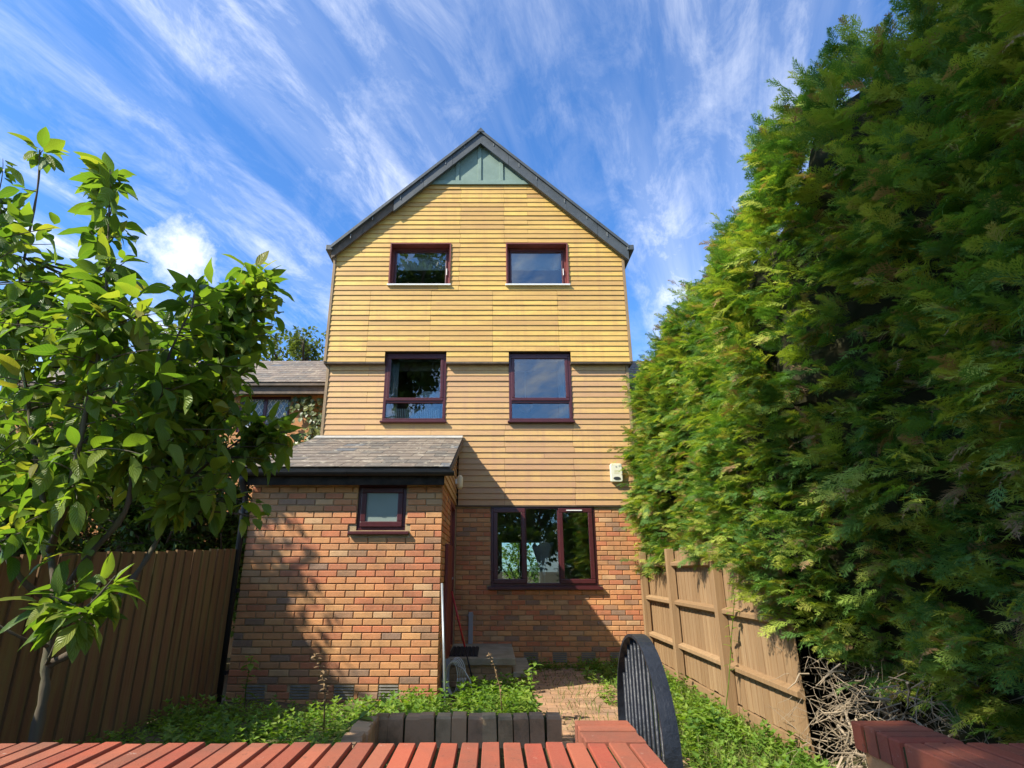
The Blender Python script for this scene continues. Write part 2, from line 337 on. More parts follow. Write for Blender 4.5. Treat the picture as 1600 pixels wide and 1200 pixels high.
def spray_tmpl(pairs=7, sub=3, seed=0):           # flat feathery conifer spray, length 1 along x
    r = random.Random(seed); V = []; F = []
    def blade(p, d, L, wd_):
        d = Vector(d).normalized(); s_ = d.cross(Vector((0,0,1))).normalized(); p = Vector(p); i = len(V)
        V.extend([tuple(p-s_*wd_), tuple(p+s_*wd_), tuple(p+d*L)]); F.append((i, i+1, i+2))
    def ax(u): return Vector((u*.97, .05*math.sin(u*3+seed), .12*math.sin(u*2.2)-.34*u*u))
    for k in range(4): a = ax(k/4); blade(a, ax((k+1)/4)-a, .34, .022)
    for k in range(pairs):
        u = .10+.86*k/pairs; L = .46*(1-u)**.8*r.uniform(.75, 1.25)+.08
        for s_ in (-1, 1):
            p = ax(u+r.uniform(-.03, .03)); d = Vector((.9, s_*.75, r.uniform(-.3, .2))).normalized(); blade(p, d, L, .021)
            for q in range(sub):
                t = .18+.62*q/max(1, sub)
                for e in (-1, 1):
                    d2 = (d + Vector((-d.y, d.x, 0))*e*.62 + Vector((.30, 0, -.15))).normalized(); blade(p+d*L*t, d2, L*.44*(1.15-t)+.07, .019)
    return np.array(V), np.array(F)
def weed_tmpl(seed=0, levels=5):
    r = random.Random(seed); V = []; F = []
    lv, lf = small_leaf(.55)
    for k in range(levels):
        z = .18+.80*k/(levels-1); L = (.52 if k < levels-2 else .36)*r.uniform(.8, 1.2)*(1-.25*k/levels)
        for s_ in range(2 if k < levels-1 else 4):
            a = (k % 2)*math.pi/2 + s_*(math.pi if k < levels-1 else math.pi/2) + r.uniform(-.5, .5); t = r.uniform(-.1, .5) if k < levels-1 else .7
            Mx = Matrix.Rotation(a, 3, 'Z') @ Matrix.Rotation(-t, 3, 'Y'); i = len(V)
            V += [tuple(Mx @ Vector(q*L) + Vector((.05*math.sin(z*2+seed), 0, z))) for q in lv]; F += [tuple(i+j for j in f) for f in lf]
    i = len(V); V += [(.012,0,0),(-.006,.01,0),(-.006,-.01,0),(.05*math.sin(2+seed),0,1)]; F += [(i,i+1,i+3),(i+1,i+2,i+3),(i+2,i,i+3)]
    return np.array(V), np.array(F)
def yaw_mats(P, sc, tilt=.25):
    n_ = len(P); a = rng.uniform(0, 2*np.pi, n_); t = rng.normal(0, tilt, (n_, 2))
    Z = np.stack([t[:, 0], t[:, 1], np.ones(n_)], 1); Z /= np.linalg.norm(Z, axis=1, keepdims=True)
    X = np.stack([np.cos(a), np.sin(a), np.zeros(n_)], 1); X -= Z*(X*Z).sum(1, keepdims=True); return frames(np.asarray(P), X, Z, np.asarray(sc))

# ------------------------------------------------------------------ ground, path, bed
g = MB(); g.quad((-400,-400,0), (400,-400,0), (400,600,0), (-400,600,0)); tag(g.build('ground', M_ground), kind='structure')
pa = MB(); pa.box(.48, 1.56, 2.75, 9.5, -.05, .012); path = tag(pa.build('brick_path', M_moss), kind='structure')
pm = [tmpl_mesh('paver', block_tmpl(.02, .04, .12), M_path, k*.17) for k in range(4)]
yy = 2.81; row = 0
while yy < 9.42:
    x = .49 - (.1125 if row % 2 else 0)
    while x < 1.53:
        a, b = max(x, .49), min(x+.213, 1.55)
        if b-a > .05:
            o = link('paver', random.choice(pm), path, ((a+b)/2, yy, .004)); o.scale = (b-a, .101, .028+random.uniform(-.003, .006)); o.rotation_euler = (random.gauss(0, .012), random.gauss(0, .008), random.gauss(0, .012))
        x += .225
    yy += .1125; row += 1
bed = MB()                                         # raised soil behind and left of the low retaining wall
nx, ny = 40, 26
def bedz(x, y):
    f = min(1, max(0, (6.9-y)/2.0)); return -.0 + .13*f + .05 + .02*math.sin(x*5+y*3)
def bed_poly(x0, x1, y0, y1):
    for i in range(nx):
        for j in range(ny):
            xs = [x0+(x1-x0)*k/nx for k in (i, i+1)]; ys = [y0+(y1-y0)*k/ny for k in (j, j+1)]
            bed.quad(*[(a, b, bedz(a, b)) for a, b in ((xs[0],ys[0]),(xs[1],ys[0]),(xs[1],ys[1]),(xs[0],ys[1]))])
bed_poly(-2.98, -.90, 2.5, 6.96); bed_poly(-.90, .44, 4.68, 6.96)
tag(bed.build('planting_bed', M_ground), kind='structure')

# low mossy retaining wall
rw = thing('retaining_wall', (-.2, 4.62, 0), 'low mossy brick-on-end retaining wall behind the red coping wall', 'wall')
MB().box(-.80, .46, 4.59, 4.67, 0, .42).box(-.90, -.83, 2.5, 4.66, 0, .40).build('joint_core', M_moss, rw)
bm_ = [tmpl_mesh('soldier_brick', block_tmpl(.05, .08, .04), M_old, k*.19) for k in range(5)]
x = -.84
while x < .46:
    wd_ = random.uniform(.097, .104); o = link('soldier_brick', random.choice(bm_), rw, (x+wd_/2, 4.61+random.uniform(-.005, .005), 0)); o.scale = (wd_+.004, .13, .44+random.uniform(-.006, .006)); o.rotation_euler = (random.gauss(0,.015), random.gauss(0,.015), 0); x += .112
y = 4.50
while y > 2.6:
    o = link('soldier_brick', random.choice(bm_), rw, (-.865+random.uniform(-.005,.005), y, 0)); o.scale = (.13, .108, .44+random.uniform(-.012, .012)); o.rotation_euler = (random.gauss(0,.015), random.gauss(0,.015), 0); y -= .112

# ------------------------------------------------------------------ red front garden walls
def coping(name, label, xa, xb, ret):              # wall along x from xa to xb plus a short return (x0,x1) toward the house
    t = thing(name, ((xa+xb)/2, 2.2, 0), label, 'wall')
    b = MB().box(xa+.02, xb-.02, 2.06, 2.34, 0, .735); b.box(ret[0]+.012, ret[1]-.012, 2.34, 2.625, 0, .735); b.build('wall_body', M_brick, t)
    MB().box(xa+.004, xb-.004, 2.068, 2.352, .735, .815).box(ret[0]+.004, ret[1]-.004, 2.352, 2.632, .735, .815).build('mortar_bed', M_moss, t)
    ms = [tmpl_mesh('coping_brick', block_tmpl(.045, .012, .05), M_red, k*.21) for k in range(5)]
    mr = [tmpl_mesh('coping_brick', block_tmpl(.015, .045, .05), M_red, k*.23) for k in range(5)]
    x = xb - .031
    if ret[0] > 1: x = xa+.034+.0765*int((xb-xa-.06)/.0765)
    while x > xa+.02:
        o = link('coping_brick', random.choice(ms), t, (x, 2.21+random.uniform(-.003, .003), .735)); o.scale = (.0625+random.uniform(-.0015,.0015), .296, .096+random.uniform(-.003, .003)); o.rotation_euler = (random.gauss(0,.004), random.gauss(0,.008), random.gauss(0,.006)); x -= .0765
    y = 2.364+.034
    while y < 2.63:
        o = link('coping_brick', random.choice(mr), t, ((ret[0]+ret[1])/2+random.uniform(-.003,.003), y, .735)); o.scale = (ret[1]-ret[0]+.006, .0625, .098+random.uniform(-.003,.003)); o.rotation_euler = (random.gauss(0,.006), 0, random.gauss(0,.006)); y += .0765
    # moss clumps in the joints
    P = []; 
    for _ in range(420):
        P.append((random.uniform(xa, xb) if random.random() < .93 else random.uniform(*ret), random.uniform(2.08, 2.34), .812))
    P = np.array(P); k = np.round((xb-.031-.0382-P[:, 0])/.0765); P[:, 0] = xb-.031-.0382-k*.0765+rng.normal(0, .003, len(P)); P = P[(P[:, 0] > xa+.03)]
    mv = np.array([(1,0,0),(0,1,0),(-1,0,0),(0,-1,0),(0,0,1.0)]); mf = np.array([(0,1,4),(1,2,4),(2,3,4),(3,0,4)])
    join_inst('joint_moss', (mv, mf), yaw_mats(P, rng.uniform(.004, .011, len(P))), rng.random(len(P)), M_moss, t, kind='stuff')
coping('garden_wall', 'red brick garden wall with brick-on-edge coping left of the open gate', -4.4, .565, (.35, .565))
coping('garden_wall', 'red brick garden wall with brick-on-edge coping right of the gateway under the hedge', 1.50, 4.6, (1.50, 1.73))

# ------------------------------------------------------------------ arched gate standing open
gt = thing('arched_gate', (.645, 2.70, 0), 'black metal arched gate with vertical bars standing open beside the brick path', 'gate')
gx, gy, gz, gr = .645, 2.70, .76, .40
arc = [(gy-gr*math.cos(a), gz+gr*math.sin(a)) for a in np.linspace(0, math.pi, 33)]
prof = [(gy-gr, .06)] + arc + [(gy+gr, .06)]
rim = MB()
for (a, b) in zip(prof[:-1], prof[1:]):
    pass
outer = prof; inner = [(gy-(gr-.012)*math.cos(a), gz+(gr-.012)*math.sin(a)) for a in np.linspace(0, math.pi, 33)]; inner = [(gy-gr+.012, .06)] + inner + [(gy+gr-.012, .06)]
for k in range(len(outer)-1):
    o1, o2, i1, i2 = outer[k], outer[k+1], inner[k], inner[k+1]; xa, xb = gx-.030, gx+.030
    rim.quad((xa,*o1), (xb,*o1), (xb,*o2), (xa,*o2)); rim.quad((xa,*i1), (xa,*i2), (xb,*i2), (xb,*i1))
    rim.quad((xa,*o1), (xa,*o2), (xa,*i2), (xa,*i1)); rim.quad((xb,*o1), (xb,*i1), (xb,*i2), (xb,*o2))
rim.build('rim', M_gate, gt)
for z in (.14, .72): MB().box(gx-.02, gx+.02, gy-gr+.012, gy+gr-.012, z-.02, z+.02).build('rail', M_gate, gt, bevel=.003)
for k in range(11):
    y = gy-gr+.065+k*(2*gr-.13)/10; zt = gz + math.sqrt(max(0, (gr-.012)**2-(y-gy)**2))
    MB().tube([(gx, y, .07), (gx, y, zt)], .008, 8).build('bar', M_gate, gt, smooth=True)
for z in (.3, .66): MB().box(.565, gx-.034, gy-gr-.03, gy-gr+.0, z-.03, z+.03).build('hinge', M_gate, gt, bevel=.004)

# ------------------------------------------------------------------ the house
CX = -.24
house = thing('house', (CX, 9.5, 0), 'tall gabled house clad in ochre boards with brick ground floor and slate-roofed extension', 'house')
def mask_wall(name, xs, zs, solid, y0, y1, m, parent):
    xs = sorted(set(xs)); zs = sorted(set(zs)); b = MB(); nx_, nz_ = len(xs)-1, len(zs)-1
    G = [[solid((xs[i]+xs[i+1])/2, (zs[j]+zs[j+1])/2) for j in range(nz_)] for i in range(nx_)]
    s_ = lambda i, j: 0 <= i < nx_ and 0 <= j < nz_ and G[i][j]
    for i in range(nx_):
        for j in range(nz_):
            if not G[i][j]: continue
            a, c, d, e = xs[i], xs[i+1], zs[j], zs[j+1]
            b.quad((a,y0,d),(c,y0,d),(c,y0,e),(a,y0,e)); b.quad((a,y1,d),(a,y1,e),(c,y1,e),(c,y1,d))
            if not s_(i-1, j): b.quad((a,y0,d),(a,y0,e),(a,y1,e),(a,y1,d))
            if not s_(i+1, j): b.quad((c,y0,d),(c,y1,d),(c,y1,e),(c,y0,e))
            if not s_(i, j-1): b.quad((a,y0,d),(a,y1,d),(c,y1,d),(c,y0,d))
            if not s_(i, j+1): b.quad((a,y0,e),(c,y0,e),(c,y1,e),(a,y1,e))
    return b.build(name, m, parent)
def holes(ops): return lambda x, z: not any(a < x < b and c < z < d for a, b, c, d in ops)
BIG = (-.01, 1.71, 1.18, 2.445); MIDS = [(-1.91, -.81, 3.89, 5.15), (.31, 1.42, 3.89, 5.15)]; TOPS = [(-1.92, -.79, 6.49, 7.37), (.29, 1.44, 6.49, 7.37)]
XL, XR = -2.96, 2.46; UL, UR = -3.0, 2.52; EZ = 2.45; OZ = 4.96
YB, YL, YU = 9.54, 9.50, 9.40                      # brick face, lower cladding, upper cladding
fw = mask_wall('front_wall', [XL, XR, BIG[0], BIG[1]], [0, EZ, BIG[2], BIG[3]], holes([BIG]), YB+.016, YB+.25, M_mortar, house)
mask_wall('wall_core', [XL, XR]+[v for q in MIDS for v in q[:2]], [EZ+.002, OZ, 3.89], holes(MIDS), YL+.03, YB+.25, M_blackwood, house)
hwz = lambda z: min(2.76, (9.80-z)/.94)
tops = TOPS + [(a, b, 4.9, 5.15) for a, b, c, d in MIDS]
mask_wall('wall_core', [UL+.01, UR-.01, CX-2.4, CX+2.4]+[v for q in tops for v in q[:2]], [OZ+.002, 5.15, 7.2, 7.45]+[6.49, 7.37],
          lambda x, z: holes(tops)(x, z) and not (z > 7.2 and abs(x-CX) > 2.4), YU+.03, YB+.24, M_blackwood, house)
MB().prism([(CX-2.4, 7.451), (CX+2.4, 7.451), (CX+.02, 9.70), (CX-.02, 9.70)], 'y', YU+.03, YU+.2).build('wall_core', M_blackwood, house)
sf = MB(); xs_ = [UL] + [v for q in MIDS for v in q[:2]] + [UR]
for k in (0, 2, 4): sf.box(xs_[k], xs_[k+1], YU+.004, YB+.1, OZ-.03, OZ)
sf.build('overhang_soffit', M_rafter, house)
# rooms
MB().box(XL, XL+.15, YB+.26, 14, 0, 7.3).box(XR-.15, XR, YB+.26, 14, 0, 7.3).build('side_wall', M_plaster, house)
mask_wall('back_wall', [XL, XR, .2, 1.2], [0, 7.3, .95, 2.1], holes([(.2, 1.2, .95, 2.1)]), 14.0, 14.2, M_plaster, house)
for z in (.1, 2.5, 5.02): MB().box(XL+.15, XR-.15, YB+.26, 14, z-.1, z+.08).build('floor', M_floor, house)
MB().box(XL+.15, XR-.15, YB+.26, 14, 7.5, 7.6).build('ceiling', M_plaster, house)
# roof, barge boards
def rake(side, y0, y1, t0, t1, s0=0, s1=1, m=M_lead, name='bargeboard', top=9.95):
    # strip along the rake between fractions s0..s1 from the ridge, t0..t1 below the roof line
    def P(s, t): return (CX + .02 + side*2.81*s, top-2.70*s-t)
    return MB().prism([P(s0, t0), P(s1, t0), P(s1, t1), P(s0, t1)], 'y', y0, y1).build(name, m, house)
for s_ in (-1, 1):
    rake(s_, 9.25, 14.3, -.02, .05, name='roof_slope', m=M_lead)
    n_ = 5
    for k in range(n_):
        wood = s_ < 0 and k >= 3
        if wood: rake(s_, 9.312, 9.35, .05, .25, k/n_+.001, (k+1)/n_, M_rafter)
        else: rake(s_, 9.285-.002*(k % 2), 9.35, .052, .30, k/n_, (k+1)/n_-.0015)
    for k in range(6):                              # fixing clips
        s0 = .10+k*.155+random.uniform(-.02, .02); rake(s_, 9.272, 9.29, .07, .13+.03*(k % 2), s0, s0+.005, M_clip, 'clip')
    rake(s_, 9.352, YU+.02, .12, .17, 0, 1, M_rafter, 'soffit_board')
    xe = CX+.02+s_*2.81
    MB().box(min(xe-s_*.03, xe+s_*.10), max(xe-s_*.03, xe+s_*.10), 9.26, 14, 7.16, 7.27).build('eaves_gutter', M_lead, house, bevel=.01)
MB().prism([(CX-.06, 9.90), (CX+.02, 10.0), (CX+.10, 9.90)], 'y', 9.24, 14.3).build('ridge', M_lead, house)
# apex panel
PZ = 8.74; hp = (9.80-PZ)/.94
MB().prism([(CX-hp, PZ), (CX+hp, PZ), (CX, 9.78)], 'y', YU-.005, YU+.028).build('apex_panel', M_green, house)
MB().box(CX-hp+.02, CX+hp-.02, YU-.03, YU-.006, PZ-.02, PZ+.07).build('panel_trim', M_green, house, bevel=.004)
for dx in (-.44, 0, .44):
    MB().box(CX+dx-.035, CX+dx+.035, YU-.028, YU-.006, PZ+.071, 9.74-abs(dx)*.94).build('batten', M_green, house, bevel=.004)
# cladding boards
def board(z0, z1, xa, xb, y, m, parent, xa1=None, xb1=None, name='board'):
    xa1 = xa if xa1 is None else xa1; xb1 = xb if xb1 is None else xb1
    lap = .012; b = MB(); t0, t1 = random.uniform(.0, .004), .014
    pts = [(xa, y-t0, z0), (xb, y-t0, z0), (xb1, y+t1, z1+lap), (xa1, y+t1, z1+lap), (xa, y+.028, z0), (xb, y+.028, z0), (xb1, y+.028, z1+lap), (xa1, y+.028, z1+lap)]
    b.v = pts; b.f = [(0,1,2,3), (5,4,7,6), (0,4,5,1), (1,5,6,2), (2,6,7,3), (3,7,4,0)]
    return b.build(name, m, parent, origin=W[parent])
def course(z0, z1, xa, xb, y, m, ops, joints, clip=None, cut=None):
    segs = [(xa, xb)]
    for a, b, c, d in ops:
        if z0 < d-.02 and z1 > c+.02:
            segs = [q for s0, s1 in segs for q in ((s0, min(s1, a)), (max(s0, b), s1)) if q[1]-q[0] > .03]
    for s0, s1 in segs:
        cuts = [s0] + [j for j in joints if s0+.15 < j < s1-.15] + [s1]
        for a, b in zip(cuts[:-1], cuts[1:]):
            a1, b1 = a, b
            if clip:
                h0, h1 = clip(z0), clip(z1+.012)
                if a == xa: a, a1 = CX-h0, CX-h1
                if b == xb: b, b1 = CX+h0, CX+h1
            board(z0, z1, a+.0018, b-.0018, y+random.uniform(-.003, .002), m, house, a1+.0018, b1-.0018)
N1 = 25; pz = (OZ-.03-EZ)/N1
for k in range(N1):
    z0 = EZ+k*pz; lo = XL+.05 if z0 > 3.50 else -.56
    js = [(-1.05, .22, 1.40), (-2.2, .24, 1.42)][0 if k % 5 < 3 else 1] if k not in (8, 14) else (.9,)
    course(z0, z0+pz, lo, XR-.05, YL, M_cladL, MIDS, js)
N2 = 37; pz = (PZ-.012-OZ)/N2
for k in range(N2):
    z0 = OZ+k*pz; js = (-2.25, -1.12, .02, 1.22) if k < 14 else ((-1.0, -.62, .36) if k % 3 else (-.62, .36, .72))
    if z0 > 6.4: js = (-.6, .25) if k % 2 else (-.62, .24, .7)
    if z0+pz < 7.05: course(z0, z0+pz, UL+.05, UR-.05, YU, M_cladU, tops, js)
    else:
        h = lambda z: min(2.71, (9.76-z)/.94)
        course(z0, z0+pz, CX-h(z0), CX+h(z0), YU, M_cladU, tops, js, h)
for xa, xb, z0, z1, y in ((UL, UL+.048, OZ, 7.2, YU), (UR-.048, UR, OZ, 7.2, YU), (XL, XL+.048, 3.4, OZ-.035, YL), (XR-.048, XR, EZ, OZ-.035, YL)):
    MB().box(xa, xb, y-.012, y+.03, z0, z1).build('corner_board', M_cream, house, bevel=.003)
    s_ = -1 if xa < 0 else 1; xo = xa if s_ < 0 else xb
    MB().box(min(xo, xo-s_*.03)+s_*.001, max(xo, xo-s_*.03)+s_*.001, y+.032, 14, z0, z1).build('side_cladding', M_cladL, house)
MB().box(XL, XR, YL+.004, YB+.0, EZ-.02, EZ-.001).build('drip_board', M_rafter, house)

# ---- bricks
def brick_list(x0, x1, z0, z1, ops, off=0):
    out = []; c = 0; z = z0
    while z < z1-.03:
        x = x0 - (.1125 if (c+off) % 2 else 0); h = min(.065, z1-z-.004)
        while x < x1:
            segs = [(max(x, x0), min(x+.215, x1))]
            for a, b, cc, d in ops:
                if z < d-.005 and z+.065 > cc+.005: segs = [q for s0, s1 in segs for q in ((s0, min(s1, a-.005)), (max(s0, b+.005), s1)) if q[1]-q[0] > .02]
            out += [((a+b)/2, z+.005+h/2, b-a, h, c) for a, b in segs if b-a > .025]; x += .225
        z += .075; c += 1
    return out
BT = brick_tmpl(); bmesh_ = [tmpl_mesh('brick', BT, M_brick, k*.137) for k in range(7)]
def brick_mats(L, y, ax='x', sgn=1):
    M = np.zeros((len(L), 4, 4)); M[:, 3, 3] = 1
    for i, (x, z, l, h, c) in enumerate(L):
        j = rng.normal(0, .0012)
        if ax == 'x': M[i, 0, 0] = l; M[i, 1, 1] = 1; M[i, 2, 2] = h; M[i, :3, 3] = (x, y+j, z)
        else: M[i, 1, 0] = l; M[i, 0, 1] = -1; M[i, 2, 2] = h; M[i, :3, 3] = (y+j, x, z)   # faces +x
    return M
VM = [(.30+.46*k*1.0-.02+.0, .52+.46*k-.02, .075, .225) for k in range(4)]        # air-vent openings, main wall
VM = [(.50+.445*k, .715+.445*k, .075, .222) for k in range(4)]
Lm = brick_list(-.58, XR, 0, EZ-.02, [BIG, (BIG[0]-.06, BIG[1]+.06, BIG[2]-.055, BIG[2])]+VM)
join_inst('brick_facing', BT, brick_mats(Lm, YB), rng.random(len(Lm)), M_brick, fw, kind='stuff')
# extension
EXL, EXR, EY = -2.93, -.60, 6.95; EW = (-1.63, -1.04, 1.88, 2.43)
VE = [(-2.72+.49*k, -2.50+.49*k, .075, .222) for k in range(4)]
ew = mask_wall('extension_wall', [EXL+.01, EXR-.01, EW[0], EW[1]], [0, 2.52, EW[2], EW[3]], holes([EW]), EY+.016, EY+.22, M_mortar, house)
Le = brick_list(EXL, EXR, 0, 2.50, [EW, (EW[0]-.09, EW[1]+.06, EW[2]-.06, EW[2])]+VE)
main = [q for q in Le if 4 <= q[4] <= 31]; rest = [q for q in Le if not 4 <= q[4] <= 31]
for q in main:
    o = link('brick', random.choice(bmesh_), ew, (q[0], EY+random.gauss(0, .0012), q[1])); o.scale = (q[2], 1, q[3])
join_inst('brick_facing', BT, brick_mats(rest, EY), rng.random(len(rest)), M_brick, ew, kind='stuff')
DOOR = (8.42, 9.30, .36, 2.40)
sw = MB()
for a, b, c, d in ((EY+.221, DOOR[0], 0, 2.45), (DOOR[1], YB, 0, 2.45), (DOOR[0], DOOR[1], 0, DOOR[2]), (DOOR[0], DOOR[1], DOOR[3], 2.45)): sw.box(EXR-.22, EXR-.016, a, b, c, d)
sw = sw.build('extension_side_wall', M_mortar, house)
Ls = brick_list(EY+.03, YB-.02, 0, 2.44, [DOOR], 1)
join_inst('brick_facing', BT, brick_mats(Ls, EXR, 'y'), rng.random(len(Ls)), M_brick, sw, kind='stuff')
MB().box(EXL, EXL+.2, EY+.23, YB, 0, 2.5).build('extension_side_wall', M_brick, house)
rz = lambda y: 2.60 + (y-6.72)*(3.585-2.60)/(9.5-6.72)    # roof top surface
# side cladding over the door
for k in range(11):
    z0 = 2.452+k*.1; z1 = min(z0+.1, 9)
    ya = lambda z: max(EY-.02, 6.72+(z+.06-2.60)/(.985/2.78))
    if ya(z0) > 9.42: break
    b = MB(); x = EXR
    y0a, y0b = ya(z0), ya(z1)
    b.v = [(x+.022, y0a, z0), (x+.022, YL, z0), (x+.006, YL, z1+.01), (x+.006, min(y0b, YL-.01), z1+.01), (x-.008, y0a, z0), (x-.008, YL, z0), (x-.008, YL, z1+.01), (x-.008, min(y0b, YL-.01), z1+.01)]
    b.f = [(0,1,2,3), (5,4,7,6), (0,4,5,1), (1,5,6,2), (2,6,7,3), (3,7,4,0)]; b.build('board', M_cladL, house)
MB().prism([(EY+.23, 2.451), (YB, 2.451), (YB, rz(YB)-.12), (EY+.23, rz(EY+.23)-.12)], 'x', EXR-.2, EXR-.012).build('gable_core', M_blackwood, house)
# extension roof and slates
RX0, RX1 = -3.02, -.50
er = MB().prism([(6.72, rz(6.72)-.07), (9.49, rz(9.49)-.07), (9.49, rz(9.49)-.012), (6.72, rz(6.72)-.012)], 'x', RX0+.01, RX1-.01).build('extension_roof', M_rafter, house)
sl = math.atan2(.985, 2.78); Ln = 2.95; rows = 11; ex = Ln/rows
st = block_tmpl(.006, .01, .2); sm = [tmpl_mesh('slate', st, M_slate, k*.13) for k in range(6)]
for r_ in range(rows):
    x = RX0 - (.15 if r_ % 2 else 0); yc = 6.70 + math.cos(sl)*(r_*ex+.16)
    while x < RX1-.03:
        a, b = max(x, RX0), min(x+.297, RX1)
        if b-a > .04:
            o = link('slate', random.choice(sm), er, ((a+b)/2, yc, rz(yc)+.002+random.uniform(0, .004))); o.scale = (b-a, .34, .011)
            o.rotation_euler = (sl-.030+random.gauss(0, .004), random.gauss(0, .004), random.gauss(0, .006))
        x += .30
MB().prism([(9.34, rz(9.34)+.028), (9.49, rz(9.49)+.028), (9.49, rz(9.49)+.05), (9.34, rz(9.34)+.036)], 'x', RX0, RX1+.005).build('flashing', simple('lead_flashing', (.42,.41,.37), .6, (.30,.29,.26), 8), house)
MB().prism([(6.73, rz(6.73)-.10), (9.47, rz(9.47)-.10), (9.47, rz(9.47)-.014), (6.73, rz(6.73)-.014)], 'x', RX1-.008, RX1+.012).build('verge_board', M_rafter, house)
MB().box(EXL-.06, EXR+.03, 6.80, 6.83, 2.40, 2.55).build('fascia', M_blackwood, house, bevel=.004)
MB().box(EXL-.05, EXR+.02, 6.831, EY+.0, 2.475, 2.50).build('soffit', M_blackwood, house)
gpts = [(6.745+.055*math.cos(a), 2.555+.055*math.sin(a)) for a in np.linspace(math.pi, 2*math.pi, 11)] + [(6.745+.049*math.cos(a), 2.555+.049*math.sin(a)) for a in np.linspace(2*math.pi, math.pi, 11)]
gut = MB().prism(gpts, 'x', RX0-.05, RX1+.05).build('gutter', M_black, house)
for x in (-2.6, -1.75, -.8): MB().prism([(6.745+.06*math.cos(a), 2.555+.06*math.sin(a)) for a in np.linspace(math.pi, 2*math.pi, 11)], 'x', x-.012, x+.012).build('bracket', M_black, gut)
for xx in (RX0-.052, RX1+.05): MB().prism([(6.745+.056*math.cos(a), 2.556+.056*math.sin(a)) for a in np.linspace(math.pi, 2*math.pi, 11)], 'x', xx, xx+.004).build('stop_end', M_black, gut)
dp = MB().tube([(-2.99, 6.745, 2.50), (-2.99, 6.75, 2.44), (-2.985, 6.90, 2.28), (-2.985, 6.905, 2.2), (-2.985, 6.905, .02)], .036, 12).build('downpipe', M_black, house, smooth=True)
for z in (2.1, 1.2, .35): MB().box(-3.035, -2.925, 6.885, 6.955, z-.02, z+.02).build('pipe_clip', M_black, dp)
# vents
def vents(L, y, par):
    for a, b, c, d in L:
        v = MB().box(a+.003, b-.003, y+.035, y+.05, c, d).build('air_vent', M_rubber, par)
        for k in range(5):
            z = c+.012+k*(d-c-.02)/4.4; MB().prism([(y-.001, z-.002), (y+.02, z+.006), (y+.02, z+.012), (y-.001, z+.007)], 'x', a+.005, b-.005).build('slat', M_slat, v)
vents(VM, YB, house); vents(VE, EY, house)

# ---- windows
def frame_boxes(b, x0, x1, y0, y1, z0, z1, t, tb=None):
    tb = tb or t
    b.box(x0, x1, y0, y1, z1-t, z1); b.box(x0, x1, y0, y1, z0, z0+tb); b.box(x0, x0+t, y0, y1, z0+tb, z1-t); b.box(x1-t, x1, y0, y1, z0+tb, z1-t)
def pane(x0, x1, y, z0, z1, par, m=None): MB().box(x0, x1, y, y+.006, z0, z1).build('pane', m or M_glass, par)
def sash(x0, x1, y, z0, z1, par, t=.052, m=None):
    b = MB(); frame_boxes(b, x0, x1, y, y+.05, z0, z1, t); b.build('sash', M_maroon, par, bevel=.008); pane(x0+t-.004, x1-t+.004, y+.02, z0+t-.004, z1-t+.004, par, m)
# top floor: deep painted reveals
for a, b_, c, d in TOPS:
    f = MB(); yb = YU+.20; frame_boxes(f, a-.015, b_+.015, YU-.018, yb, c-.015, d+.015, .022)
    wn = f.build('window', M_reveal, house)
    fr = MB(); frame_boxes(fr, a+.008, b_-.008, yb-.05, yb+.02, c+.008, d-.008, .045); fr.build('frame', M_reveal, wn, bevel=.005)
    sash(a+.055, b_-.055, yb-.062, c+.055, d-.055, wn, .04)
    MB().box(a-.03, b_+.03, YU-.045, YU+.16, c-.022, c+.0075).build('sill', M_white, wn, bevel=.004)
    MB().box(a+.10, b_-.10, yb+.10, yb+.11, d-.40, d-.02).build('pale_panel', M_cloth, wn)  # pale panel added behind the glass to make the upper panes lighter
    MB().box(b_-.075, b_-.06, yb-.075, yb-.058, c+.28, c+.42).build('handle', M_white, wn, bevel=.003)
for a, b_, c, d in MIDS:
    f = MB(); y = YL-.012; frame_boxes(f, a, b_, y, y+.14, c, d, .05)
    wn = f.build('window', M_maroon, house, bevel=.006); zt = c+.36
    MB().box(a+.05, b_-.05, y+.01, y+.10, zt-.03, zt+.03).build('transom', M_maroon, wn, bevel=.006)
    sash(a+.045, b_-.045, y-.008, zt+.006, d-.045, wn, .058); pane(a+.045, b_-.045, y+.04, c+.045, zt-.028, wn)
    MB().box(a-.03, b_+.03, y-.05, y+.12, c-.035, c-.001).build('sill', M_maroon, wn, bevel=.006)
a, b_, c, d = BIG; f = MB(); y = YB-.005; frame_boxes(f, a, b_, y, y+.10, c, d, .05); wn = f.build('window', M_maroon, house, bevel=.006)
x1, x2 = a+.555, a+1.13
for x in (x1, x2): MB().box(x-.03, x+.03, y+.002, y+.09, c+.05, d-.05).build('mullion', M_maroon, wn, bevel=.006)
sash(a+.042, x1+.012, y-.02, c+.042, d-.042, wn, .07); sash(x2-.012, b_-.042, y-.02, c+.042, d-.042, wn, .07); pane(x1+.028, x2-.028, y+.04, c+.048, d-.048, wn)
MB().box(a-.05, b_+.06, y-.07, y+.05, c-.05, c-.001).build('sill', M_maroon, wn, bevel=.006)
MB().box(x2+.12, x2+.38, y-.032, y-.021, d-.085, d-.068).build('vent_strip', M_white, wn)
a, b_, c, d = EW; f = MB(); y = EY+.03; frame_boxes(f, a, b_, y, y+.10, c, d, .045); wn = f.build('window', M_maroon, house, bevel=.006)
sash(a+.04, b_-.04, y-.022, c+.04, d-.04, wn, .065, M_obs)
MB().prism([(EY-.055, c-.05), (EY+.06, c-.05), (EY+.06, c-.001), (EY-.055, c-.018)], 'x', a-.085, b_+.05).build('sill', M_maroon, wn, bevel=.005)
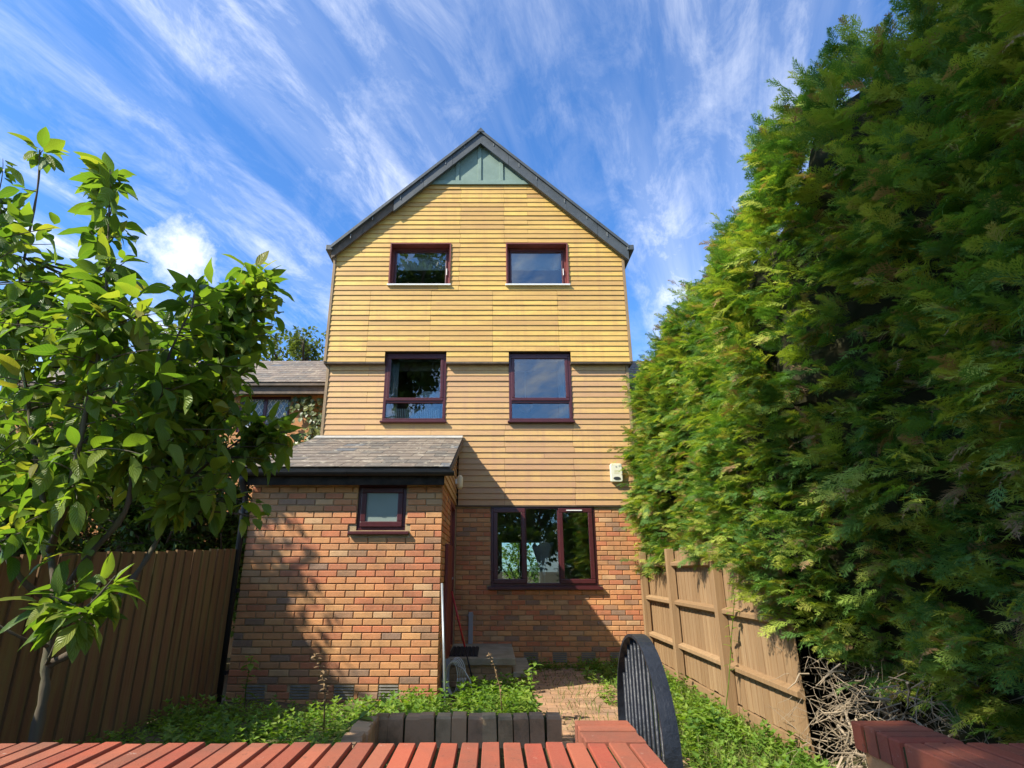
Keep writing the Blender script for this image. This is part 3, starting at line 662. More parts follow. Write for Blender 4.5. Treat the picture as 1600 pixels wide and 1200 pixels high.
# side door
f = MB(); f.box(EXR-.10, EXR+.012, DOOR[0], DOOR[0]+.06, .36, DOOR[3]-.06).box(EXR-.10, EXR+.012, DOOR[1]-.06, DOOR[1], .36, DOOR[3]-.06).box(EXR-.10, EXR+.012, DOOR[0], DOOR[1], DOOR[3]-.06, DOOR[3])
dr = MB().box(EXR-.08, EXR-.03, DOOR[0]+.06, DOOR[1]-.06, .37, DOOR[3]-.06).build('door', M_doorred, house)
f.build('frame', M_doorred, dr, bevel=.005); MB().box(EXR-.03, EXR+.05, DOOR[0]+.1, DOOR[0]+.13, 1.30, 1.33).build('handle', M_steel, dr)
MB().box(EXR+.002, EXR+.045, 7.55, 8.35, .36, 1.75).build('meter_cupboard', M_doorred, house, bevel=.006)
MB().box(EXR+.003, EXR+.030, 7.50, 8.38, .05, .34).build('cupboard_plinth', M_rafter, house)
# fittings
ab = MB(); ax_, az_ = 2.10, 2.98
pts = []
for cx_, cz_, s0 in ((.07, .125, 0), (-.07, .125, 90), (-.07, -.125, 180), (.07, -.125, 270)):
    pts += [(ax_+cx_+.03*math.cos(R(s0+t)), az_+cz_+.03*math.sin(R(s0+t))) for t in (0, 30, 60, 90)]
al = ab.prism(pts, 'y', YL-.075, YL-.002).build('alarm_box', M_alarm, house, bevel=.012)
MB().prism([(ax_+.06*math.cos(t), az_-.095+.026*math.sin(t)) for t in np.linspace(0, 2*math.pi, 20)[:-1]], 'y', YL-.082, YL-.074).build('strobe_lens', M_dark, al)
for dz, wd_ in ((.035, .04), (.012, .05), (-.012, .045)): MB().box(ax_-wd_, ax_+wd_, YL-.0765, YL-.0745, az_+dz-.005, az_+dz+.003).build('faded_mark', simple('faded_print', (.55,.50,.30), .6), al)
MB().prism([(ax_+.012*math.cos(t), az_+.10+.012*math.sin(t)) for t in np.linspace(0, 2*math.pi, 14)[:-1]], 'y', YL-.079, YL-.0745).build('indicator', M_grey, al)
lp = MB().box(EXR+.022, EXR+.05, 9.05, 9.13, 2.74, 2.82).build('wall_lamp', M_white, house)
MB().tube([(EXR+.09, 9.09, 2.66), (EXR+.09, 9.09, 2.70), (EXR+.09, 9.09, 2.84), (EXR+.09, 9.09, 2.88)], [.03, .05, .05, .028], 14).build('lamp_shade', M_lamp, lp, smooth=True)
wp = MB().box(-.36, -.29, YB-.06, YB-.001, .345, .80).build('waste_pipe_cover', M_grey, house, bevel=.005)
MB().box(-.368, -.282, YB-.068, YB-.001, .74, .76).build('collar', M_grey, wp)

# ---- doorstep, mat and things by the door
ds = thing('doorstep', (-.14, 8.75, 0), 'mossy concrete doorstep slab on brick base below the side door', 'step')
MB().box(-.588, .31, 8.0, 9.53, .262, .345).build('slab', M_conc, ds, bevel=.008); MB().box(-.588, .26, 8.06, 9.52, 0, .262).build('base', M_mortar, ds)
Lb = brick_list(-.58, .262, 0, .262, []); join_inst('brick_facing', BT, brick_mats(Lb, 8.05), rng.random(len(Lb)), M_old, ds, kind='stuff')
ls = thing('lower_step', (.39, 8.6, 0), 'lower concrete step slab beside the taller doorstep', 'step')
MB().box(.275, .52, 7.98, 9.25, .125, .185).build('slab', M_conc, ls, bevel=.008); MB().box(.285, .50, 8.03, 9.2, 0, .125).build('base', M_old, ls)
mt = thing('doormat', (-.37, 8.6, .345), 'black rubber ring doormat lying on the concrete doorstep', 'mat')
MB().box(-.565, -.18, 8.15, 9.05, .345, .352).build('backing', M_rubber, mt)
rm = MB()
for i in range(7):
    for j in range(14): rm.prism([(-.54+i*.055+.022*math.cos(t), 8.19+j*.063+.022*math.sin(t)) for t in np.linspace(0, 2*math.pi, 9)[:-1]], 'z', .352, .366)
tag(rm.build('studs', M_rubber, mt), kind='stuff')
cp = thing('clothes_prop', (-.46, 6.75, 0), 'pale grey metal pole leaning against the brick extension corner', 'pole')
MB().tube([(-.475, 6.60, .0), (-.575, 6.92, 1.28)], .014, 10).build('pole', M_steel, cp, smooth=True); MB().tube([(-.475, 6.60, 0), (-.4775, 6.608, .05)], .017, 10).build('foot_cap', M_rubber, cp)
br = thing('broom_handle', (-.27, 7.75, 0), 'red and black broom handle leaning by the side door', 'pole')
A, B = Vector((-.20, 7.80, .0)), Vector((-.545, 8.2, 1.15)); J = A+(B-A)*.42
MB().tube([J, B], .013, 10).build('red_handle', M_redpole, br, smooth=True); MB().tube([A, J], .010, 10).build('lower_shaft', M_black, br, smooth=True)
MB().bar(A+Vector((-.0,0,.012)), A+Vector((.16,.03,.012)), .03, .024).build('head', M_black, br)
cb = thing('cable_coil', (-.47, 7.35, .0), 'coil of pale grey cable hung beside the doorstep', 'cable')
reel = MB().box(-.585, -.50, 7.40, 7.43, .02, .42).build('hanger', M_grey, cb)
for k in range(6):
    pts = [(-.47+.10*math.cos(t)*(.7+.07*k)+.012*k, 7.36+.015*k+.02*math.sin(2*t+k), .22+.20*math.sin(t)*(.85+.04*k)) for t in np.linspace(0, 2*math.pi, 22)]
    MB().tube(pts, .006, 6).build('loop', M_cable, cb, smooth=True)
MB().tube([(-.40, 7.36, .35), (-.33, 7.3, .33), (-.25, 7.25, .22), (-.2, 7.2, .03)], .006, 6).build('cable_end', M_cable, cb, smooth=True)

# ---- things seen behind the panes
gl = thing('paper_lamp', (.62, 9.85, 4.0), 'orange paper globe lamp behind the right middle-floor window', 'lamp')
sph = [(.0, .12*math.sin(t)) for t in ()]
MB().tube([(.62, 9.85, 4.27+.13*math.sin(t)) for t in np.linspace(-1.5, 1.5, 13)], [.13*math.cos(t)+.001 for t in np.linspace(-1.5, 1.5, 13)], 18).build('globe', M_globe, gl, smooth=True)
MB().tube([(.62, 9.85, 4.40), (.62, 9.85, 4.92)], .004, 6).build('flex', M_white, gl)
def curtain(x0, x1, y, z0, z1, label):
    b = MB(); n_ = 40
    for k in range(n_):
        xs = [x0+(x1-x0)*j/n_ for j in (k, k+1)]; ys = [y+.03*math.sin(j*1.6) for j in (k, k+1)]
        b.quad((xs[0],ys[0],z0),(xs[1],ys[1],z0),(xs[1],ys[1],z1),(xs[0],ys[0],z1))
    o = b.build('curtain', M_cloth, None, smooth=True, origin=((x0+x1)/2, y, z0)); m_ = o.modifiers.new('t', 'SOLIDIFY'); m_.thickness = .004; tag(o, label, 'curtain')
curtain(1.22, 1.38, 9.72, 3.75, 5.12, 'white curtain at the right side of the right middle-floor window')
curtain(-1.87, -1.70, 9.72, 3.75, 5.12, 'pale curtain at the left side of the left middle-floor window')
pl = MB(); 
def blob(c, r, nu=14, nv=10, f=None):
    b = MB(); c = Vector(c)
    for i in range(nv+1):
        for j in range(nu):
            t, u = math.pi*i/nv, 2*math.pi*j/nu; d = Vector((math.sin(t)*math.cos(u), math.sin(t)*math.sin(u), math.cos(t)))
            k = 1+.12*math.sin(3*u+2*t)+.08*math.sin(5*t+u); b.v.append(tuple(c+Vector((d.x*r[0]*k, d.y*r[1]*k, d.z*r[2]*k))))
    for i in range(nv):
        for j in range(nu): b.f.append((i*nu+j, i*nu+(j+1) % nu, (i+1)*nu+(j+1) % nu, (i+1)*nu+j))
    return b
tag(blob((-1.10, 9.78, 4.34), (.27, .13, .17)).build('pillow', M_cloth, None, smooth=True, origin=(-1.10, 9.78, 4.17)), 'white crumpled pillow behind the left middle-floor window', 'pillow')
rd = thing('slatted_rack', (-1.36, 9.72, 3.89), 'white slatted rack on the sill inside the left middle-floor window', 'rack')
MB().box(-1.78, -.92, 9.66, 9.78, 3.89, 3.99).build('base', M_white, rd)
for k in range(26): MB().box(-1.76+k*.0325, -1.742+k*.0325, 9.66, 9.68, 3.99, 4.16).build('slat', M_white, rd)
hc = thing('airer_cloth', (.93, 10.5, .28), 'white cloth hung on a stand behind the large ground-floor window', 'cloth')
bb = MB()
for k in range(24):
    a0, a1 = 2*math.pi*k/24, 2*math.pi*(k+1)/24; q = lambda a, r, z: (.93+r*math.cos(a)*(1+.15*math.sin(4*a)), 10.5+r*math.sin(a), z+.05*math.sin(3*a)*(r > .1))
    bb.quad(q(a0,.19,1.86), q(a1,.19,1.86), q(a1,.13,1.66), q(a0,.13,1.66)); bb.quad(q(a0,.13,1.66), q(a1,.13,1.66), q(a1,.03,1.34), q(a0,.03,1.34))
bb.build('cloth', M_cloth, hc, smooth=True); MB().tube([(.93,10.5,.18), (.93,10.5,1.95)], .015, 8).build('stand', M_steel, hc)
kt = thing('table', (.5, 11.2, .18), 'dark table inside the ground-floor room', 'table')
MB().box(-.3, 1.3, 10.9, 11.7, .88, .93).build('table_top', M_floor, kt)
for x in (-.25, 1.25):
    for y in (10.95, 11.65): MB().box(x-.03, x+.03, y-.03, y+.03, .18, .88).build('leg', M_floor, kt)
bf = MB(); frame_boxes(bf, .2, 1.2, 14.02, 14.1, .95, 2.1, .05); bf.box(.67, .73, 14.02, 14.1, 1.0, 2.05); bwn = bf.build('window', M_white, house); pane(.25, .67, 14.05, 1.0, 2.05, bwn); pane(.73, 1.15, 14.05, 1.0, 2.05, bwn)

# ------------------------------------------------------------------ fences
def fence_boards(t, pts, m, z1, n_, jit, face, rise=0):
    (xa, ya), (xb, yb) = pts
    for k in range(n_):
        f0, f1 = k/n_, (k+1)/n_; b = MB(); g_ = .002 if k not in face else .007
        d = Vector((xb-xa, yb-ya, 0)); L = d.length; d.normalize(); nrm = Vector((-d.y, d.x, 0))
        p0 = Vector((xa, ya, 0))+d*(L*f0+g_); p1 = Vector((xa, ya, 0))+d*(L*f1+(.012 if not rise else -.0015)); zt = z1+rise*f0+random.uniform(-jit, jit); zb = .15+random.uniform(0, .02)
        q = lambda p, o_, z: tuple(p+nrm*o_+Vector((0,0,z)))
        s_ = random.uniform(-.004, .004)
        e0, e1, h0, h1 = (.016, -.006, .024, .018) if not rise else (-.004, .009, .016, .020)
        b.v = [q(p0,e0,zb), q(p1,e1,zb), q(p1+d*s_,e1,zt), q(p0+d*s_,e0,zt), q(p0,h0,zb), q(p1,h1,zb), q(p1+d*s_,h1,zt), q(p0+d*s_,h0,zt)]
        b.f = [(0,1,2,3), (5,4,7,6), (0,4,5,1), (1,5,6,2), (2,6,7,3), (3,7,4,0)]; b.build('board', m, t)
fr_ = thing('fence', (2.45, 7.2, 0), 'weathered tan close-board fence with rails on the right under the hedge', 'fence')
fence_boards(fr_, ((2.47, 4.95), (2.50, 9.48)), M_fenceR, 1.66, 36, .012, (9, 17, 22))
for y in (9.38, 7.95, 6.35): MB().box(2.355, 2.455, y-.045, y+.045, 0, 1.70).build('post', M_fenceR, fr_, bevel=.006)
for z in (.50, 1.02, 1.50):
    for a, b in ((8.0, 9.33), (6.40, 7.90), (4.95, 6.30)):
        if z == 1.50 and b < 7: continue
        MB().prism([(2.462, z-.045), (2.395, z-.02), (2.395, z+.02), (2.462, z+.045)], 'y', a, b).build('rail', M_fenceR, fr_, bevel=.004)
for a, b in ((8.0, 9.33), (6.40, 7.90), (4.95, 6.30)): MB().box(2.435, 2.468, a, b, 0, .15).build('gravel_board', M_fenceR, fr_, bevel=.003)
fl = thing('fence', (-3.0, 4.7, 0), 'dark green-stained close-board fence along the left side by the extension', 'fence')
fence_boards(fl, ((-2.99, 2.42), (-2.99, 6.90)), M_fenceL, 1.46, 27, .008, (9, 18), .21)
MB().box(-3.034, -3.014, 2.42, 6.88, .16, 1.40).build('gap_backing', M_bark2, fl)  # dark sheet behind the boards, filling the gaps between them
MB().box(-3.02, -2.985, 2.42, 6.88, 0, .15).build('gravel_board', M_fenceL, fl)
for y in (2.5, 4.0, 5.5, 6.85): MB().box(-3.13, -3.04, y-.045, y+.045, 0, 1.40+.047*(y-2.4)).build('post', M_fenceL, fl)
for z in (.45, 1.25): MB().box(-3.075, -3.036, 2.45, 6.88, z-.04, z+.04).build('rail', M_fenceL, fl)

# ------------------------------------------------------------------ neighbouring low houses
def neighbour(x0, x1, label, ivy):
    t = thing('neighbour_house', ((x0+x1)/2, 10.6, 0), label, 'house')
    wz = 4.62; op = (-4.95, -3.95, 3.95, 4.68) if ivy else (9, 10, 3, 4)
    mask_wall('wall', [x0, x1, op[0] if ivy else x0, op[1] if ivy else x1], [0, wz+.2, op[2], op[3]], holes([op]), 10.6, 10.8, M_brick, t)
    MB().box(x0, x1, 10.36, 10.39, 4.66, 4.83).build('fascia', M_rafter, t); MB().box(x0, x1, 10.39, 10.6, 4.70, 4.73).build('soffit', M_rafter, t)
    zr = lambda y: 4.87+(y-10.3)*.577
    rf = MB().prism([(10.3, zr(10.3)-.06), (12.4, zr(12.4)-.06), (12.4, zr(12.4)), (10.3, zr(10.3))], 'x', x0, x1).build('roof', M_rafter, t)
    Mx = []; a = math.atan(.577)
    for r_ in range(11):
        y = 10.42+r_*.19; x = x0+.12-(.12 if r_ % 2 else 0)
        while x < x1-.05:
            M4 = Matrix.Translation((x, y, zr(y)+.004)) @ Matrix.Rotation(a-.03, 4, 'X') @ Matrix.Diagonal((.236, .30, .012, 1)); Mx.append(np.array(M4)); x += .24
    join_inst('tiles', block_tmpl(.006, .01, .2), Mx, rng.random(len(Mx)), M_slate, rf, kind='stuff')
    MB().prism([(12.3, 4.87+2.0*.577), (12.4, 5.98+.06), (12.6, 5.9)], 'x', x0, x1).build('ridge', M_slate, rf)
    if ivy:
        f = MB(); frame_boxes(f, op[0], op[1], 10.62, 10.70, op[2], op[3], .05); f.box(-4.48, -4.42, 10.62, 10.70, op[2]+.05, op[3]-.05); wn = f.build('window', M_maroon, t)
        for a_, b_ in ((-4.90, -4.48), (-4.42, -4.0)):
            MB().box(a_, b_, 10.66, 10.664, 4.0, 4.63).build('pane', simple('leaded_pane', (.20,.26,.30), .08), wn)
            ld = MB(); 
            for k in range(-6, 7):
                for s_ in (-1, 1):
                    xm = (a_+b_)/2+k*.105; seg = []
                    for i in range(41):
                        tt = -1+2*i/40; xx, z = xm+s_*tt*.31*.62, 4.315+tt*.31
                        if a_ < xx < b_: seg.append((xx, 10.655, z))
                    if len(seg) > 2: ld.bar(seg[0], seg[-1], .008, .008, (0,1,0))
            ld.build('lead_lattice', M_white, wn)
        P = []; 
        while len(P) < 900:
            x, z = random.uniform(-4.05, -3.02), random.uniform(2.2, 4.66)
            if x > -3.75+.25*math.sin(z*5) or random.random() < .10: P.append((x, 10.56-abs(random.gauss(0, .05)), z))
        P = np.array(P); n_ = len(P); X = np.stack([rng.normal(0, .6, n_), rng.normal(-.5, .2, n_), rng.normal(-.8, .4, n_)], 1); Z = np.stack([rng.normal(0,.3,n_), -np.ones(n_), rng.normal(.4,.3,n_)], 1)
        lv, lf, _ = leaf_tmpl(.85, .2, .1, 4); join_inst('ivy', (lv, lf), frames(P, X, Z, rng.uniform(.07, .12, n_)), rng.random(n_), M_ivy, t, kind='stuff')
neighbour(-9.5, -3.03, 'low neighbouring house left with grey tiled roof, leaded window and ivy', True)
neighbour(2.56, 8.5, 'low neighbouring house with grey tiled roof glimpsed right behind the hedge', False)

# ------------------------------------------------------------------ hedge
hd = thing('conifer_hedge', (3.3, 5.2, 0), 'tall dense green conifer hedge overhanging the right fence', 'hedge')
def face_x(y, z):
    b = .16*np.sin(y*1.7+z*.9)+.11*np.sin(y*3.9-z*2.3+1)+.07*np.sin(z*5.1+y*2)
    top = np.clip((z-3.7)/1.5, 0, 1)**2*.35; low = np.clip((1.5-z)/1.0, 0, 1)**1.5*.40
    return 2.44 + b*.95 + top + low + .14*np.clip((y-6.0)/2.5, 0, 1)
def top_z(y): return 4.80 + .55*np.exp(-((y-4.2)/1.1)**2) + .14*np.sin(y*2.3) + .09*np.sin(y*5.7+1) - .3*np.clip((y-7)/2, 0, 1)
def bot_z(y): return np.where(y > 6.2, 1.55-.2*np.clip((y-8),0,1), np.where(y > 4.4, .68+.5*(y-4.4), .36+.16*np.maximum(0, y-2.4)))
b = MB()
ys = np.linspace(1.0, 9.6, 40); zs = np.linspace(0, 1, 24); grid = []
for y in ys:
    zb, zt = float(bot_z(y))+.28, float(top_z(y))-.30; r_ = []
    for s_ in zs: z = zb+(zt-zb)*s_; r_.append((float(face_x(y, z))+.30+random.uniform(-.05, .05), y, z))
    r_ += [(4.4, y, zt+.02), (4.4, y, zb)]; grid.append(r_)
for i in range(len(ys)-1):
    m_ = len(grid[0])
    for j in range(m_): b.quad(grid[i][j], grid[i+1][j], grid[i+1][(j+1) % m_], grid[i][(j+1) % m_])
b.quad(*grid[0]); b.quad(*grid[-1]); b.box(3.02, 4.38, 1.02, 9.4, .0, 1.4); b.build('shade_core', M_inner, hd)  # solid dark core added to block light and stand for the inner shade
for k in range(11):
    y = 1.5+k*.78; x = 3.05+random.uniform(-.15, .15); MB().tube([(x, y, 0), (x+.03, y+.04, .8), (x-.02, y, 2.0), (x, y+.05, 4.0)], [.075, .06, .05, .03], 9).build('trunk', M_bark2, hd, smooth=True)
def hedge_layer(n_, depth, sc, tm, name):
    Y = rng.uniform(1.1, 9.45, n_*2); u = rng.random(n_*2); zb, zt = bot_z(Y), top_z(Y); Z = zb+(zt-zb)*u
    X = face_x(Y, Z) + depth + np.abs(rng.normal(0, .07, n_*2)); keep = slice(0, n_)
    P = np.stack([X, Y, Z], 1)[keep]; u = u[keep]; n1_ = len(P)
    up = np.clip((u-.75)/.25, 0, 1)
    D = np.stack([-1+rng.normal(0, .28, n1_)+up*.4, rng.normal(-.28, .55, n1_), rng.normal(.28, .42, n1_)+up*.8], 1)
    Zv = np.stack([rng.normal(-.35, .4, n1_), rng.normal(0, .55, n1_), np.ones(n1_)], 1)
    s_ = rng.uniform(sc[0], sc[1], n1_)
    clump = .5+.5*np.sin(P[:, 1]*3.1+P[:, 2]*2.2)*np.sin(P[:, 2]*3.7-P[:, 1]*1.3)
    r_ = np.clip(rng.beta(2.0, 2.2, n1_)*.75+clump*.18, 0, .96); r_ = np.where(rng.random(n1_) < .006, .985, r_)
    o = join_inst(name, tm, frames(P-D*.05, D, Zv, s_), r_, M_hedge, hd, kind='stuff'); return o
# ObjectInfo.random would shift the ramp: give hedge its own plain-attribute ramp
def plain_attr(m):
    n_ = m.node_tree
    for nd in list(n_.nodes):
        if nd.type == 'OBJECT_INFO': n_.nodes.remove(nd)
plain_attr(M_hedge)
def hedge_clumps(n_, depth, tm, per, top=False):
    Y = rng.uniform(1.1, 9.5, n_); u = rng.random(n_)
    if top: X = rng.uniform(2.7, 4.4, n_); Z = top_z(Y)-.22+rng.normal(0, .08, n_); out = np.stack([rng.normal(-.5, .35, n_), rng.normal(-.1, .4, n_), rng.uniform(.35, 1.1, n_)], 1)
    else:
        zb, zt = bot_z(Y), top_z(Y); Z = zb+(zt-zb)*u; X = face_x(Y, Z)+depth+rng.normal(0, .05, n_); up = np.clip((u-.75)/.25, 0, 1)
        out = np.stack([-1+up*.35+rng.normal(0, .2, n_), rng.normal(-.35, .5, n_), rng.normal(.25, .35, n_)+up*.7], 1)
    out /= np.linalg.norm(out, axis=1, keepdims=True); L = rng.uniform(.14, .36, n_)*np.where(rng.random(n_) < .12, 1.5, 1); tone = np.clip(rng.beta(2, 2.2, n_), 0, 1)*.72; dead = rng.random(n_) < .008
    P, D, Zv, sc, rr = [], [], [], [], []
    for i in range(n_):
        o = Vector(out[i]); side = o.cross(Vector((random.gauss(0,.35), random.gauss(0,.35), 1))).normalized(); c = Vector((X[i], Y[i], Z[i]))-o*.12; nrm = side.cross(o)
        for k in range(per):
            f = (k+.5)/per; p = c+o*L[i]*f+Vector((0, 0, -.16*L[i]*f*f)); sd_ = (-1)**k*random.uniform(.25, 1.0)*(1-.6*f)
            d = o+side*sd_+nrm*random.gauss(0, .28)+Vector((0, 0, -.25*f))
            P.append(p); D.append(d); Zv.append(nrm+Vector((random.gauss(0,.35), random.gauss(0,.35), random.gauss(0,.25)))); sc.append(random.uniform(.10, .19)*(1.15-.35*f))
            rr.append(.985 if dead[i] and random.random() < .35 else min(.96, max(0, tone[i]+random.gauss(.06, .07)+.18*f)))
    A = lambda q: np.array([tuple(v) for v in q]); join_inst('foliage', tm, frames(A(P), A(D), A(Zv), np.array(sc)), rr, M_hedge, hd, kind='stuff')
hedge_clumps(2300, -.02, spray_tmpl(5, 2, 1), 9); hedge_clumps(1500, .07, spray_tmpl(5, 2, 2), 8); hedge_clumps(500, .18, spray_tmpl(5, 2, 3), 8); hedge_clumps(750, 0, spray_tmpl(5, 2, 5), 8, True)
# dead twigs hanging under the hedge beside the broken end of the fence
tw = MB()
for k in range(800):
    p = Vector((random.uniform(2.35, 3.0), random.uniform(3.5, 5.2), random.uniform(.0, 1)**1.3*.8)); 
    if p.x < 2.45 and p.y > 4.9: continue
    d = Vector((random.gauss(-.3, .6), random.gauss(0, .7), random.gauss(-.1, .5))); pts = [p]; L = random.uniform(.12, .4)
    for j in range(3): d = (d+Vector((random.gauss(0,.35), random.gauss(0,.35), random.gauss(-.08,.3)))).normalized(); q = pts[-1]+d*L/3; q.z = max(q.z, .01); pts.append(q)
    r0 = random.uniform(.0015, .0045) if random.random() < .94 else random.uniform(.007, .012); tw.tube(pts, [r0, r0*.8, r0*.6, r0*.3], 4)
tag(tw.build('dead_twigs', M_twig, hd), kind='stuff')

# ------------------------------------------------------------------ trees
LT = [leaf_tmpl(.40+.035*s_, dr_, fo, 7, wv, s_) for s_, (dr_, fo, wv) in enumerate(((.22,.12,.1), (.35,.06,.15), (.12,.2,.08), (.45,.1,.2), (.28,.16,.12)))]
def tree_skeleton(nodes):                             # nodes: list of polylines with radii, smoothed
    out = []
    for pts, r0, r1 in nodes:
        P = [Vector(p) for p in pts]; Q = []
        for i in range(len(P)-1):
            a, b_, c, d_ = P[max(i-1, 0)], P[i], P[i+1], P[min(i+2, len(P)-1)]
            for s_ in range(5):
                t = s_/5; Q.append(.5*((2*b_)+(-a+c)*t+(2*a-5*b_+4*c-d_)*t*t+(-a+3*b_-3*c+d_)*t**3))
        Q.append(P[-1]); out.append((Q, [r0+(r1-r0)*i/(len(Q)-1) for i in range(len(Q))]))
    return out
def leafy_tree(root, stems, tips, leaf_len, mat_leaf, mat_bark, tm, per=8, singles=0, camera_sorted=False, down=.35):
    sk = tree_skeleton(stems); nodes = [p for Q, _ in sk for p in Q[max(2, len(Q)//5):]]; NA = np.array([tuple(p) for p in nodes])
    for Q, rr in sk: MB().tube(Q, [q*(1+.16*math.sin(i*2.3)+random.uniform(-.08, .12)) for i, q in enumerate(rr)], 9).build('branch', mat_bark, root, smooth=True)
    tb = MB(); P, Xd, Zd = [], [], []
    for tip in tips:
        tip = Vector(tip); dd = NA-np.array(tuple(tip)); cost = (dd**2).sum(1)+np.maximum(0, dd[:, 2])*.8; a = nodes[int(cost.argmin())]
        L = (tip-a).length; mid = a+(tip-a)*.5+Vector((random.gauss(0,.06), random.gauss(0,.06), random.gauss(.04,.05)))*L*1.2
        pts = [a*(1-t)**2+mid*2*t*(1-t)+tip*t*t for t in np.linspace(0, 1, 7)]; tb.tube(pts, [.0085*max(.4, min(L, 1))*(1-.75*i/6)+.0012 for i in range(7)], 5)
        span = min(1, (.62 if singles else .42)/max(L, .05))
        for k in range(per):
            t = 1-span*(k/per)**.9; p = a*(1-t)**2+mid*2*t*(1-t)+tip*t*t; ax = (tip-mid).normalized()
            ang = k*2.4+random.uniform(-.5, .5); s1 = ax.cross(Vector((.2,.1,1))).normalized(); s2 = ax.cross(s1)
            d = ax*random.uniform(.2, .8)+(s1*math.cos(ang)+s2*math.sin(ang))*.9+Vector((0,0,-down*random.random())); d.normalize()
            P.append(p+d*leaf_len*.18); Xd.append(d); Zd.append(Vector((random.gauss(0,.35), random.gauss(0,.35), 1)))
    tag(tb.build('twigs', mat_bark, root), kind='stuff')
    P = np.array([tuple(p) for p in P]); Xd = np.array([tuple(p) for p in Xd]); Zd = np.array([tuple(p) for p in Zd]); n_ = len(P)
    M = frames(P, Xd, Zd, rng.uniform(.55, 1.28, n_)*leaf_len); idx = np.arange(n_)
    if singles:
        dist_ = np.linalg.norm(P-np.array((0, 0, CAMZ)), axis=1)
        inview = np.array([-.90*y*1.05 < x for x, y, z in P]); order = np.argsort(dist_+(~inview)*50); big_ = order[:singles]; idx = order[singles:]
        ms = [tmpl_mesh('leaf', tm[k][:2], mat_leaf, k*.2, tm[k][2], True) for k in range(len(tm))]
        for i in big_:
            o = link('leaf', random.choice(ms), root, tuple(P[i])); mt_ = Matrix([list(r_) for r_ in M[i]]); mt_.translation = Vector(P[i])-W[root]; o.matrix_local = mt_
    for k in range(len(tm)):
        sel = idx[k::len(tm)]
        if len(sel): join_inst('foliage', tm[k][:2], M[sel], rng.random(len(sel)), mat_leaf, root, luv=tm[k][2] if len(tm[k]) > 2 else None, smooth=True, kind='stuff')
def PX(seq): return [px2w(x, y, D) for x, y, D in seq]
# young broad-leaved tree at the left
base = px2w(52, 1175, 3.25); base.z = .2
lt = thing('young_tree', (base.x, base.y, .0), 'broad-leaved young tree with large veined leaves at left in front of the fence', 'tree')
F0 = px2w(72, 1035, 3.25)
stems = [([(base.x-.03, base.y, .0), tuple(base+Vector((-.015,0,.05))), px2w(66, 1100, 3.25), F0, px2w(85, 930, 3.3), px2w(70, 800, 3.35), px2w(45, 640, 3.4), px2w(28, 480, 3.3), px2w(58, 300, 3.2), px2w(62, 235, 3.15)], .030, .004),
         (PX([(72,1040,3.25), (125,1010,3.3), (185,935,3.4), (240,855,3.5), (275,770,3.55), (318,690,3.6), (345,600,3.6), (362,500,3.55), (392,430,3.5)]), .022, .004),
         (PX([(82,960,3.3), (130,880,3.25), (195,800,3.2), (210,720,3.2), (240,640,3.2), (262,560,3.15), (300,480,3.1)]), .020, .004),
         (PX([(78,860,3.3), (110,760,3.0), (135,640,2.9), (160,520,2.85), (168,400,2.85), (172,265,2.85)]), .020, .003),
         (PX([(275,770,3.55), (330,720,3.7), (385,680,3.8), (430,640,3.85)]), .010, .003),
         (PX([(80,940,3.3), (30,900,3.1), (-20,800,3.0), (-60,650,3.0), (-40,480,3.0), (0,330,3.0)]), .018, .003),
         (PX([(75,1010,3.25), (30,995,3.1), (-30,960,3.0)]), .010, .003),
         (PX([(72,1040,3.25), (100,985,3.0), (150,935,2.85), (180,900,2.8)]), .009, .003)]
tips = []
def tipset(n_, cx, cy, rx, ry, d0, d1):
    for _ in range(n_):
        a, r_ = random.uniform(0, 2*math.pi), math.sqrt(random.random()); tips.append(px2w(cx+rx*r_*math.cos(a), cy+ry*r_*math.sin(a), random.uniform(d0, d1)))
tipset(205, 120, 600, 190, 175, 2.7, 4.0); tipset(105, 305, 585, 95, 125, 3.2, 4.0); tipset(40, 385, 480, 55, 65, 3.4, 3.7); tipset(26, 425, 690, 40, 36, 3.6, 4.0)
tipset(26, 60, 480, 70, 80, 2.8, 3.4); tipset(12, 40, 350, 60, 60, 2.9, 3.3); tipset(12, 168, 370, 32, 90, 2.75, 2.95); tipset(5, 170, 275, 16, 20, 2.8, 2.9); tipset(3, 60, 232, 10, 14, 3.1, 3.2)
tipset(9, 130, 940, 75, 40, 2.75, 3.0); tipset(5, 60, 900, 60, 40, 2.8, 3.2); tipset(4, 405, 800, 12, 20, 3.7, 3.8); tipset(18, 280, 760, 100, 40, 3.3, 3.9); tipset(30, 60, 770, 90, 70, 2.8, 3.6)
tipset(10, -90, 560, 80, 220, 2.7, 3.4); tipset(4, 290, 440, 30, 12, 3.1, 3.3)
leafy_tree(lt, stems, tips, .142, M_leaf, M_bark, LT, 7, 290)
SL = [(*small_leaf(.55),)]
